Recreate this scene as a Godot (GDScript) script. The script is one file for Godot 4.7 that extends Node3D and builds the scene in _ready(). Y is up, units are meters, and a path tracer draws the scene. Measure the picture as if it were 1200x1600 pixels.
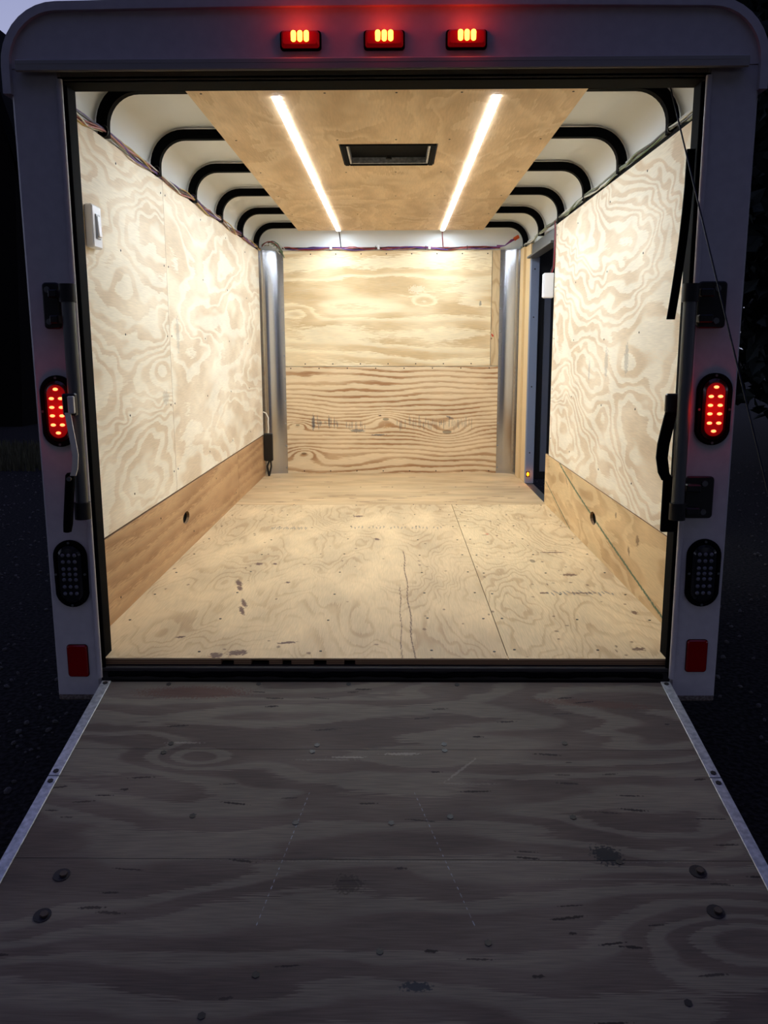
extends Node3D
# A cargo trailer seen through its open rear door at dusk. Trailer floor top is y = 0, rear opening at z = 0, front wall at z = -3.68.

const WL := -0.886      # inner face of the wall with the switch
const WR := 0.862       # inner face of the wall with the side door
const OL := -0.934      # outer faces
const OR := 0.906
const HT := 1.5         # top of wall plywood
const KICK := 0.28
const ZF := -3.676
const CEIL := 1.629
const GROUND := -0.4
const PX := 520.0       # texture pixels per metre

var M := {}
var T := {}
var names := {}
var rng := RandomNumberGenerator.new()
var jobs := []

# ------------------------------------------------------------------ naming
func numbered(called: String) -> String:
	var n: int = names.get(called, 0)
	names[called] = n + 1
	return called if n == 0 else "%s_%03d" % [called, n]

func tag(o: Node, label: String, category: String, group := "", kind := "") -> Node:
	if label: o.set_meta("label", label)
	if category: o.set_meta("category", category)
	if group: o.set_meta("group", group)
	if kind: o.set_meta("kind", kind)
	return o

func thing(called: String, label: String, category: String, at := Vector3.ZERO, group := "", kind := "") -> Node3D:
	var o := Node3D.new()
	o.name = numbered(called)
	o.position = at
	add_child(o)
	tag(o, label, category, group, kind)
	return o

func obj(called: String, st: SurfaceTool, m: Material, parent: Node) -> MeshInstance3D:
	st.generate_normals()
	return inst(called, st.commit(), m, parent)

func inst(called: String, mesh: Mesh, m: Material, parent: Node, at := Vector3.ZERO) -> MeshInstance3D:
	var o := MeshInstance3D.new()
	o.mesh = mesh
	if m: o.material_override = m
	o.position = at
	if parent == self:
		o.name = numbered(called)
		add_child(o)
	else:
		o.name = called
		parent.add_child(o, true)
	return o

# ------------------------------------------------------------------ geometry
func begin(smooth := false) -> SurfaceTool:
	var st := SurfaceTool.new()
	st.begin(Mesh.PRIMITIVE_TRIANGLES)
	st.set_smooth_group(0 if smooth else -1)
	return st

func vtx(st: SurfaceTool, p: Vector3, uv := Vector2.ZERO) -> void:
	st.set_uv(uv)
	st.add_vertex(p)

# triangle whose front looks away from c
func tri(st: SurfaceTool, a: Vector3, b: Vector3, c: Vector3, mid: Vector3) -> void:
	var n := (c - a).cross(b - a)
	if n.dot((a + b + c) / 3.0 - mid) < 0.0:
		var t := b
		b = c
		c = t
	vtx(st, a)
	vtx(st, b)
	vtx(st, c)

func quad(st: SurfaceTool, a: Vector3, b: Vector3, c: Vector3, d: Vector3, mid: Vector3) -> void:
	tri(st, a, b, c, mid)
	tri(st, a, c, d, mid)

# chamfered box
func box(st: SurfaceTool, mid: Vector3, size: Vector3, ch := 0.0, turn := Basis.IDENTITY) -> void:
	var h := size * 0.5
	var e := minf(ch, minf(h.x, minf(h.y, h.z)) * 0.9)
	if e <= 0.0:
		for ax in 3:
			for s in [-1.0, 1.0]:
				var q := []
				for k in [[-1, -1], [1, -1], [1, 1], [-1, 1]]:
					var p := Vector3.ZERO
					p[ax] = s * h[ax]
					p[(ax + 1) % 3] = k[0] * h[(ax + 1) % 3]
					p[(ax + 2) % 3] = k[1] * h[(ax + 2) % 3]
					q.append(mid + turn * p)
				quad(st, q[0], q[1], q[2], q[3], mid)
		return
	var pt := func(sx: float, sy: float, sz: float, ax: int) -> Vector3:
		var p := Vector3(sx * (h.x - e), sy * (h.y - e), sz * (h.z - e))
		var sg := Vector3(sx, sy, sz)
		p[ax] = sg[ax] * h[ax]
		return mid + turn * p
	for ax in 3:
		for s in [-1.0, 1.0]:
			var q := []
			for k in [[-1, -1], [1, -1], [1, 1], [-1, 1]]:
				var g := Vector3.ZERO
				g[ax] = s
				g[(ax + 1) % 3] = k[0]
				g[(ax + 2) % 3] = k[1]
				q.append(pt.call(g.x, g.y, g.z, ax))
			quad(st, q[0], q[1], q[2], q[3], mid)
	for ax in 3:
		var b := (ax + 1) % 3
		var c := (ax + 2) % 3
		for s in [-1.0, 1.0]:
			for t in [-1.0, 1.0]:
				var g := Vector3.ZERO
				g[b] = s
				g[c] = t
				var g0 := g
				var g1 := g
				g0[ax] = -1
				g1[ax] = 1
				quad(st, pt.call(g0.x, g0.y, g0.z, b), pt.call(g1.x, g1.y, g1.z, b), pt.call(g1.x, g1.y, g1.z, c), pt.call(g0.x, g0.y, g0.z, c), mid)
	for sx in [-1.0, 1.0]:
		for sy in [-1.0, 1.0]:
			for sz in [-1.0, 1.0]:
				tri(st, pt.call(sx, sy, sz, 0), pt.call(sx, sy, sz, 1), pt.call(sx, sy, sz, 2), mid)

func boxm(called: String, lo: Vector3, hi: Vector3, m: Material, parent: Node, ch := 0.002) -> MeshInstance3D:
	var st := begin()
	box(st, (lo + hi) * 0.5, (hi - lo).abs(), ch)
	return obj(called, st, m, parent)

# round tube along points
func tube(st: SurfaceTool, pts: Array, r: float, sides := 8, caps := true) -> void:
	var n := pts.size()
	var rings := []
	var up := Vector3.UP
	for i in n:
		var d: Vector3 = (pts[mini(i + 1, n - 1)] - pts[maxi(i - 1, 0)]).normalized()
		if absf(d.dot(up)) > 0.95: up = Vector3.RIGHT if absf(d.x) < 0.9 else Vector3.BACK
		var s := d.cross(up).normalized()
		up = s.cross(d).normalized()
		var ring := []
		for k in sides:
			var a := TAU * k / sides
			ring.append(pts[i] + (s * cos(a) + up * sin(a)) * r)
		rings.append(ring)
	st.set_smooth_group(1)
	for i in n - 1:
		var mid: Vector3 = (pts[i] + pts[i + 1]) * 0.5
		for k in sides:
			var j := (k + 1) % sides
			quad(st, rings[i][k], rings[i][j], rings[i + 1][j], rings[i + 1][k], mid)
	if caps:
		st.set_smooth_group(-1)
		for e in [0, n - 1]:
			var inner: Vector3 = pts[1 if e == 0 else n - 2]
			for k in range(1, sides - 1):
				tri(st, rings[e][0], rings[e][k], rings[e][k + 1], inner)

# rings of equal length joined one to the next
# crease: 0 smooth all over, 1 an edge along every ring, 2 an edge along every corner of the section
func loft(st: SurfaceTool, rings: Array, cap_a := true, cap_b := true, crease := 1) -> void:
	var mids := []
	for r in rings:
		var c := Vector3.ZERO
		for p in r: c += p
		mids.append(c / r.size())
	for i in rings.size() - 1:
		var n: int = rings[i].size()
		var mid: Vector3 = (mids[i] + mids[i + 1]) * 0.5
		for k in n:
			var j := (k + 1) % n
			st.set_smooth_group(1 if crease == 0 else i + 1 if crease == 1 else k + 1)
			quad(st, rings[i][k], rings[i][j], rings[i + 1][j], rings[i + 1][k], mid)
	st.set_smooth_group(-1)
	if cap_a: cap(st, rings[0], mids[0], mids[1])
	if cap_b: cap(st, rings[-1], mids[-1], mids[-2])

func cap(st: SurfaceTool, ring: Array, c: Vector3, inner: Vector3) -> void:
	var away := inner if not inner.is_equal_approx(c) else c - Vector3.BACK * 0.01
	for k in ring.size():
		tri(st, c, ring[k], ring[(k + 1) % ring.size()], away)

# upright stadium outline
func stadium(c: Vector3, hw: float, hh: float, z: float, n := 24) -> Array:
	var r := []
	var s := hh - hw
	for k in n:
		var a := TAU * k / n
		r.append(Vector3(c.x + hw * cos(a), c.y + hw * sin(a) + (s if sin(a) >= 0.0 else -s), z))
	return r

func rrect(c: Vector3, hw: float, hh: float, rad: float, z: float, per := 4) -> Array:
	var r := []
	for q in 4:
		var cx: float = c.x + (hw - rad) * [1, -1, -1, 1][q]
		var cy: float = c.y + (hh - rad) * [1, 1, -1, -1][q]
		for k in per + 1:
			var a := PI / 2 * (q + float(k) / per)
			r.append(Vector3(cx + rad * cos(a), cy + rad * sin(a), z))
	return r

# prism: outline (x, y) from z0 to z1
func prism(st: SurfaceTool, outline: PackedVector2Array, z0: float, z1: float) -> void:
	var t := Geometry2D.triangulate_polygon(outline)
	for i in range(0, t.size(), 3):
		for z in [z0, z1]:
			var inner := Vector3(0, 0, (z0 + z1) * 0.5)
			var ps := []
			for k in 3: ps.append(Vector3(outline[t[i + k]].x, outline[t[i + k]].y, z))
			var c: Vector3 = (ps[0] + ps[1] + ps[2]) / 3.0
			tri(st, ps[0], ps[1], ps[2], Vector3(c.x, c.y, inner.z))
	var n := outline.size()
	for k in n:
		var a := outline[k]
		var b := outline[(k + 1) % n]
		for pair in [[Vector3(a.x, a.y, z0), Vector3(b.x, b.y, z0), Vector3(b.x, b.y, z1)], [Vector3(a.x, a.y, z0), Vector3(b.x, b.y, z1), Vector3(a.x, a.y, z1)]]:
			for p in pair: vtx(st, p)

# a flat strip swept along a path that lies in a plane of constant z: section w across the path, from z0 to z1
func swept(st: SurfaceTool, path: PackedVector2Array, off0: float, off1: float, z0: float, z1: float) -> void:
	var n := path.size()
	var rings := []
	for i in n:
		var d := (path[mini(i + 1, n - 1)] - path[maxi(i - 1, 0)]).normalized()
		var nn := Vector2(-d.y, d.x)
		var a := path[i] + nn * off0
		var b := path[i] + nn * off1
		rings.append([Vector3(a.x, a.y, z0), Vector3(b.x, b.y, z0), Vector3(b.x, b.y, z1), Vector3(a.x, a.y, z1)])
	loft(st, rings, true, true, 2)

# roof arch seen from behind: from one side up over to the other
func arch(xl: float, xr: float, y0: float, top: float, r: float, crown := 0.0, per := 9) -> PackedVector2Array:
	var p := PackedVector2Array()
	p.append(Vector2(xl, y0))
	for k in per + 1:
		var a := PI - PI / 2 * k / per
		p.append(Vector2(xl + r + r * cos(a), top - r + r * sin(a)))
	for k in range(1, 8):
		var t := k / 8.0
		p.append(Vector2(lerpf(xl + r, xr - r, t), top + crown * 4.0 * t * (1.0 - t)))
	for k in per + 1:
		var a := PI / 2 - PI / 2 * k / per
		p.append(Vector2(xr - r + r * cos(a), top - r + r * sin(a)))
	p.append(Vector2(xr, y0))
	return p

# a sheet: p0 corner of the visible face, eu along the grain, ev across it, en from the face to its back; hole = [u, v, half_u, half_v, round]
func sheet(called: String, p0: Vector3, eu: Vector3, ev: Vector3, en: Vector3, m: Material, edge: Material, parent: Node, uv := Rect2(0, 0, 1, 1), hole := []) -> MeshInstance3D:
	var mid := p0 + (eu + ev + en) * 0.5
	var st := begin()
	var put := func(a: Vector2, b: Vector2, c: Vector2) -> void:
		var q := [a, b, c]
		var w := []
		for k in q: w.append(p0 + eu * k.x + ev * k.y)
		var nn: Vector3 = (w[2] - w[0]).cross(w[1] - w[0])
		if nn.dot(en) > 0.0:
			q = [a, c, b]
		for k in q: vtx(st, p0 + eu * k.x + ev * k.y, uv.position + Vector2(k.x * uv.size.x, k.y * uv.size.y))
	var rect := func(x0: float, y0: float, x1: float, y1: float) -> void:
		put.call(Vector2(x0, y0), Vector2(x1, y0), Vector2(x1, y1))
		put.call(Vector2(x0, y0), Vector2(x1, y1), Vector2(x0, y1))
	var rim := []
	if hole.is_empty():
		rect.call(0.0, 0.0, 1.0, 1.0)
	else:
		var hx: float = hole[2] / eu.length()
		var hy: float = hole[3] / ev.length()
		var cx: float = hole[0]
		var cy: float = hole[1]
		rect.call(0.0, 0.0, cx - hx, 1.0)
		rect.call(cx + hx, 0.0, 1.0, 1.0)
		rect.call(cx - hx, 0.0, cx + hx, cy - hy)
		rect.call(cx - hx, cy + hy, cx + hx, 1.0)
		if hole[4]:
			var n := 16
			for k in n:
				var a0 := TAU * k / n + PI / 4
				var a1 := TAU * (k + 1) / n + PI / 4
				var sq := func(a: float) -> Vector2:
					var c := Vector2(cos(a), sin(a))
					return c / maxf(absf(c.x), absf(c.y))
				var i0 := Vector2(cx + hx * cos(a0), cy + hy * sin(a0))
				var i1 := Vector2(cx + hx * cos(a1), cy + hy * sin(a1))
				var s0: Vector2 = sq.call(a0)
				var s1: Vector2 = sq.call(a1)
				var o0 := Vector2(cx + hx * s0.x, cy + hy * s0.y)
				var o1 := Vector2(cx + hx * s1.x, cy + hy * s1.y)
				put.call(o0, o1, i1)
				put.call(o0, i1, i0)
				rim.append(i0)
		else:
			rim = [Vector2(cx - hx, cy - hy), Vector2(cx + hx, cy - hy), Vector2(cx + hx, cy + hy), Vector2(cx - hx, cy + hy)]
	st.generate_normals()
	var mesh := st.commit()
	mesh.surface_set_material(0, m)
	st = begin()
	var c := [p0, p0 + eu, p0 + eu + ev, p0 + ev]
	for k in 4:
		var a: Vector3 = c[k]
		var b: Vector3 = c[(k + 1) % 4]
		edge_quad(st, a, b, en, mid)
	if rim.is_empty():
		quad(st, c[0] + en, c[1] + en, c[2] + en, c[3] + en, mid)
	else:
		var hc: Vector3 = p0 + eu * hole[0] + ev * hole[1] + en * 0.5
		for k in rim.size():
			var a: Vector3 = p0 + eu * rim[k].x + ev * rim[k].y
			var b2: Vector2 = rim[(k + 1) % rim.size()]
			var b: Vector3 = p0 + eu * b2.x + ev * b2.y
			edge_quad(st, a, b, en, a + (a - hc) * 3.0)
	st.generate_normals()
	st.commit(mesh)
	mesh.surface_set_material(1, edge)
	return inst(called, mesh, null, parent)

func edge_quad(st: SurfaceTool, a: Vector3, b: Vector3, en: Vector3, mid: Vector3) -> void:
	var l := a.distance_to(b)
	var q := [[a, Vector2(0, 0)], [b, Vector2(l, 0)], [b + en, Vector2(l, 1)], [a, Vector2(0, 0)], [b + en, Vector2(l, 1)], [a + en, Vector2(0, 1)]]
	var nn: Vector3 = (b + en - a).cross(b - a)
	var order := [0, 1, 2, 3, 4, 5] if nn.dot((a + b + en) * 0.5 - mid + (a - mid) * 0.5) >= 0.0 else [0, 2, 1, 3, 5, 4]
	for k in order: vtx(st, q[k][0], q[k][1])

# ------------------------------------------------------------------ materials
func mat(called: String, c: Color, rough := 0.6, metal := 0.0) -> StandardMaterial3D:
	var m := StandardMaterial3D.new()
	m.resource_name = called
	m.albedo_color = c
	m.roughness = rough
	m.metallic = metal
	M[called] = m
	return m

func glowing(called: String, c: Color, e: Color, energy: float) -> StandardMaterial3D:
	var m := mat(called, c, 0.4)
	m.emission_enabled = true
	m.emission = e
	m.emission_energy_multiplier = energy
	return m

func noise(sd: int, oct := 3, gain := 0.5, warp := 0.0) -> FastNoiseLite:
	var n := FastNoiseLite.new()
	n.seed = sd
	n.noise_type = FastNoiseLite.TYPE_SIMPLEX_SMOOTH
	n.frequency = 1.0
	n.fractal_type = FastNoiseLite.FRACTAL_FBM if oct > 1 else FastNoiseLite.FRACTAL_NONE
	n.fractal_octaves = oct
	n.fractal_gain = gain
	if warp > 0.0:
		n.domain_warp_enabled = true
		n.domain_warp_amplitude = warp
		n.domain_warp_frequency = 1.4
		n.domain_warp_fractal_octaves = 2
	return n

# rotary-cut plywood veneer: growth rings cut as contour bands, fibres along u; k: size (m), colours, bands, marks
func veneer(k: Dictionary) -> void:
	var lu: float = k.size.x
	var lv: float = k.size.y
	var px: float = k.get("px", PX)
	var w := int(lu * px)
	var h := int(lv * px)
	var a := noise(k.sd, k.get("oct", 3), k.get("gain", 0.42), k.get("warp", 0.35))
	var fib := noise(k.sd + 50, 2)
	var blot := noise(k.sd + 90, 3)
	var fu: float = k.get("fu", 1.0)
	var fv: float = k.get("fv", 3.0)
	var amp: float = k.get("amp", 5.0)
	var slope: float = k.get("slope", 0.0)
	var dw: float = k.get("dark", 0.45)
	var con: float = k.get("contrast", 1.0)
	var soft: float = k.get("soft", 0.16)
	var fa: float = k.get("fibre", 0.05)
	var ba: float = k.get("blotch", 0.06)
	var feather: float = k.get("feather", 0.09)
	var vary: float = k.get("vary", 0.55)
	var core: bool = k.get("core", false)
	var knots: Array = k.get("knots", [])
	var e: Color = k.early
	var l: Color = k.late
	var dr := l.r - e.r
	var dg := l.g - e.g
	var db := l.b - e.b
	var buf := PackedByteArray()
	buf.resize(w * h * 3)
	var at := 0
	for y in h:
		var v := y / px
		for x in w:
			var u := x / px
			var hh := a.get_noise_2d(u * fu, v * fv) * amp + v * slope
			var shade := 1.0
			for q in knots:
				var du: float = (u - q.x) / (q.z * 2.4)
				var dv: float = (v - q.y) / q.z
				var d2 := du * du + dv * dv
				if d2 < 9.0:
					hh += exp(-d2) * q.w
					if d2 < 0.035 and core: shade = 0.72
			var f := fib.get_noise_2d(u * 9.0, v * 300.0)
			var b := blot.get_noise_2d(u * 1.6, v * 4.0)
			var t := fposmod(hh + f * feather, 1.0)
			var s := (1.0 - vary * clampf(0.5 + 1.6 * b, 0.0, 1.0)) * clampf((t - (1.0 - dw - soft)) / soft, 0.0, 1.0) * clampf((1.0 - t) / 0.035, 0.0, 1.0) * con
			var g := shade * (1.0 + f * fa + b * ba)
			buf[at] = clampi(int((e.r + dr * s) * g * 255.0), 0, 255)
			buf[at + 1] = clampi(int((e.g + dg * s) * g * 255.0), 0, 255)
			buf[at + 2] = clampi(int((e.b + db * s) * g * 255.0), 0, 255)
			at += 3
	var im := Image.create_from_data(w, h, false, Image.FORMAT_RGB8, buf)
	for q in k.get("marks", []): stain(im, px, q)
	k.out = im

# a mark: [u, v, half length u, half width v, colour, strength, angle]
func stain(im: Image, px: float, q: Array) -> void:
	var r := maxf(q[2], q[3]) * 1.2
	var ca := cos(q[6])
	var sa := sin(q[6])
	var n := noise(int(q[0] * 1000.0), 2)
	for y in range(maxi(0, int((q[1] - r) * px)), mini(im.get_height(), int((q[1] + r) * px) + 1)):
		for x in range(maxi(0, int((q[0] - r) * px)), mini(im.get_width(), int((q[0] + r) * px) + 1)):
			var du := x / px - float(q[0])
			var dv := y / px - float(q[1])
			var a := (du * ca + dv * sa) / float(q[2])
			var b := (-du * sa + dv * ca) / float(q[3])
			var d := sqrt(a * a + b * b) + n.get_noise_2d(x * 0.13, y * 0.13) * 0.55
			if d < 1.0:
				im.set_pixel(x, y, im.get_pixel(x, y).lerp(q[4], float(q[5]) * minf(1.0, (1.0 - d) * 4.0)))

func make_textures() -> void:
	var ink := Color(0.3, 0.3, 0.32)
	var dark := Color(0.3, 0.2, 0.14)
	var print_marks := func(u0: float, u1: float, v0: float, v1: float, n: int, sd: int, s: float) -> Array:
		var r := RandomNumberGenerator.new()
		r.seed = sd
		var out := []
		for i in n:
			var u := lerpf(u0, u1, (i + r.randf() * 0.6) / n)
			if r.randf() < 0.22: continue
			var top := lerpf(v0, v1, r.randf() * 0.4)
			var bot := lerpf(v0, v1, 0.6 + r.randf() * 0.4)
			out.append([u, (top + bot) * 0.5, maxf(0.003, r.randf() * 0.0045), (bot - top) * 0.5, ink, s * (0.5 + 0.5 * r.randf()), 0.0])
		return out
	var cream := Color(0.95, 0.905, 0.81)
	var tan := Color(0.865, 0.77, 0.635)
	# floor: u runs along z from the front, v along x
	var fl := []
	for q in [[1.64, 0.318, 0.05, 0.012], [1.71, 0.335, 0.035, 0.01], [1.9, 0.383, 0.055, 0.009], [1.98, 0.389, 0.05, 0.008], [2.386, 0.448, 0.025, 0.03], [2.41, 0.39, 0.03, 0.02], [1.35, 0.348, 0.02, 0.016], [1.35, 0.413, 0.016, 0.01], [0.34, 0.71, 0.02, 0.03], [0.89, 0.82, 0.025, 0.012], [1.63, 0.5, 0.012, 0.01], [2.3, 0.58, 0.01, 0.03], [2.25, 0.25, 0.01, 0.014]]:
		fl.append([q[0], q[1], q[2], q[3], Color(0.3, 0.19, 0.16), 0.75, 0.3])
	for i in 30:                                                        # the two long splits in the veneer
		var z := 1.15 + i * 0.044
		fl.append([z, 0.938 + 0.003 * sin(i * 0.7) + 0.0006 * i, 0.03, 0.002, dark, 0.75, 0.06])
		if i > 12: fl.append([z, 0.92 + 0.002 * sin(i * 0.9), 0.03, 0.0016, dark, 0.65, -0.05])
	fl += print_marks.call(0.62, 0.7, 0.30, 0.47, 8, 4, 0.0)
	for i in 26:
		if i % 5 != 3: fl.append([0.64 + 0.012 * sin(i * 2.3), 0.3 + i * 0.0068, 0.022 + 0.014 * fposmod(i * 0.43, 1.0), 0.0024, ink, 0.5, 0.06 * sin(i * 1.7)])
		if i % 6 != 4: fl.append([0.625 + 0.014 * sin(i * 1.9), 0.69 + i * 0.0175, 0.02 + 0.018 * fposmod(i * 0.61, 1.0), 0.0034, ink, 0.42, 0.08 * sin(i * 2.1)])
	var fr := []
	for i in 16: fr.append([1.77 + 0.012 * sin(i * 2.2), 0.23 + i * 0.0155, 0.016 + 0.014 * fposmod(i * 0.47, 1.0), 0.0035, ink, 0.55, 0.15 * (i % 3)])
	for q in [[1.77, 0.215, 0.012, 0.018], [1.77, 0.36, 0.008, 0.05], [2.35, 0.395, 0.014, 0.022], [1.15, 0.36, 0.01, 0.06], [1.52, 0.36, 0.02, 0.03], [0.8, 0.1, 0.006, 0.015], [2.0, 0.48, 0.02, 0.01]]:
		fr.append([q[0], q[1], q[2], q[3], Color(0.36, 0.24, 0.17), 0.75, 0.0])
	fr.append([0.78, 0.117, 0.012, 0.006, Color(0.75, 0.12, 0.05), 0.8, 0.4])
	var fc := []
	for i in 14: fc.append([0.25 + 0.1 * i, 1.16 - 0.06 * (i % 5), 0.035 + 0.01 * (i % 3), 0.008, dark, 0.6, 0.0])
	for i in 9: fc.append([0.1 + 0.19 * i, 0.2 + 0.21 * (i * 3 % 5), 0.03, 0.01, dark, 0.5, 0.0])
	# lower front sheet: u along x, v downwards
	var lo: Array = print_marks.call(0.19, 0.37, 0.33, 0.44, 16, 7, 0.62) + print_marks.call(0.42, 0.56, 0.37, 0.45, 13, 8, 0.45) + print_marks.call(0.76, 1.32, 0.33, 0.45, 46, 9, 0.42)
	lo += [[0.19, 0.385, 0.012, 0.055, ink, 0.6, 0.0], [0.5, 0.44, 0.05, 0.012, ink, 0.5, 0.0], [0.65, 0.47, 0.05, 0.006, ink, 0.6, 0.0], [1.15, 0.35, 0.03, 0.007, ink, 0.5, 0.4], [0.66, 0.335, 0.012, 0.005, dark, 0.8, 0.0], [0.72, 0.405, 0.04, 0.016, Color(0.7, 0.5, 0.3), 0.5, -0.3]]
	# ramp: u along x, v down the slope
	var chalk := Color(0.72, 0.8, 0.92)
	var rp := []
	for i in 22:
		var t := i / 21.0
		rp.append([0.80 - 0.173 - 0.065 * t, 0.455 + 0.362 * t, 0.0058, 0.0009, chalk, 0.35 + 0.25 * fposmod(i * 0.37, 1.0), PI / 2 + 0.18])
		rp.append([0.80 + 0.069 + 0.103 * t, 0.455 + 0.36 * t, 0.0058, 0.0009, chalk, 0.35 + 0.25 * fposmod(i * 0.61, 1.0), PI / 2 - 0.28])
	for q in [[0.98, 0.37, 0.004, 0.06, 0.5], [0.71, 0.325, 0.05, 0.004, 0.7], [0.84, 0.312, 0.05, 0.005, 0.7], [0.66, 0.335, 0.08, 0.003, 0.4], [0.3, 0.27, 0.05, 0.004, 0.5], [0.95, 0.66, 0.5, 0.0015, 0.3], [0.56, 0.655, 0.2, 0.0015, 0.35], [1.3, 0.705, 0.22, 0.0012, 0.35], [1.0, 0.42, 0.07, 0.003, 0.35]]:
		rp.append([q[0], q[1], q[2], q[3], Color(0.7, 0.68, 0.63), q[4] * 0.7, 0.75 if q[2] < 0.02 else 0.0])
	rp.append([1.264, 0.64, 0.034, 0.026, Color(0.13, 0.13, 0.14), 0.85, 0.5])
	rp.append([0.86, 0.95, 0.03, 0.01, Color(0.15, 0.17, 0.2), 0.7, 0.0])
	rp.append([0.73, 0.72, 0.03, 0.025, Color(0.2, 0.17, 0.15), 0.5, 0.0])
	rp.append([0.28, 0.05, 0.16, 0.03, Color(0.36, 0.19, 0.15), 0.35, 0.0])
	rp.append([1.35, 0.1, 0.16, 0.018, Color(0.36, 0.2, 0.16), 0.3, 0.1])
	var r := RandomNumberGenerator.new()
	r.seed = 5
	for i in 70:
		rp.append([r.randf() * 1.58, r.randf() * 1.05, 0.006 + r.randf() * 0.03, 0.0015 + r.randf() * 0.0025, Color(0.14, 0.11, 0.1), 0.5 + 0.4 * r.randf(), (r.randf() - 0.5) * 0.3])
	# floor dirt specks
	for i in 60:
		fl.append([r.randf() * 2.44, r.randf() * 1.22, 0.004 + r.randf() * 0.008, 0.003 + r.randf() * 0.004, dark, 0.5, 0.0])
		fr.append([r.randf() * 2.44, r.randf() * 0.52, 0.004 + r.randf() * 0.01, 0.003 + r.randf() * 0.004, dark, 0.5, 0.0])
	var kr := []                                                        # kick board: u along z from the front, v downwards; a green chalk-like strap line and a shorter one
	for i in 40:
		var t := i / 39.0
		kr.append([lerpf(0.42, 2.2, t), lerpf(0.0, 0.262, pow(t, 0.85)), 0.032, 0.006, Color(0.24, 0.36, 0.28), 0.75, 0.15])
	for i in 14:
		var t := i / 13.0
		kr.append([lerpf(0.06, 0.7, t), lerpf(0.155, 0.272, t), 0.032, 0.004, Color(0.2, 0.3, 0.24), 0.7, 0.18])
	for q in [[1.85, 0.08, 0.02, 0.02], [0.6, 0.06, 0.05, 0.006], [1.55, 0.05, 0.012, 0.012], [1.75, 0.14, 0.02, 0.012]]:
		kr.append([q[0], q[1], q[2], q[3], dark, 0.45, 0.6])
	var gray := Color(0.62, 0.6, 0.55)
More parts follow.
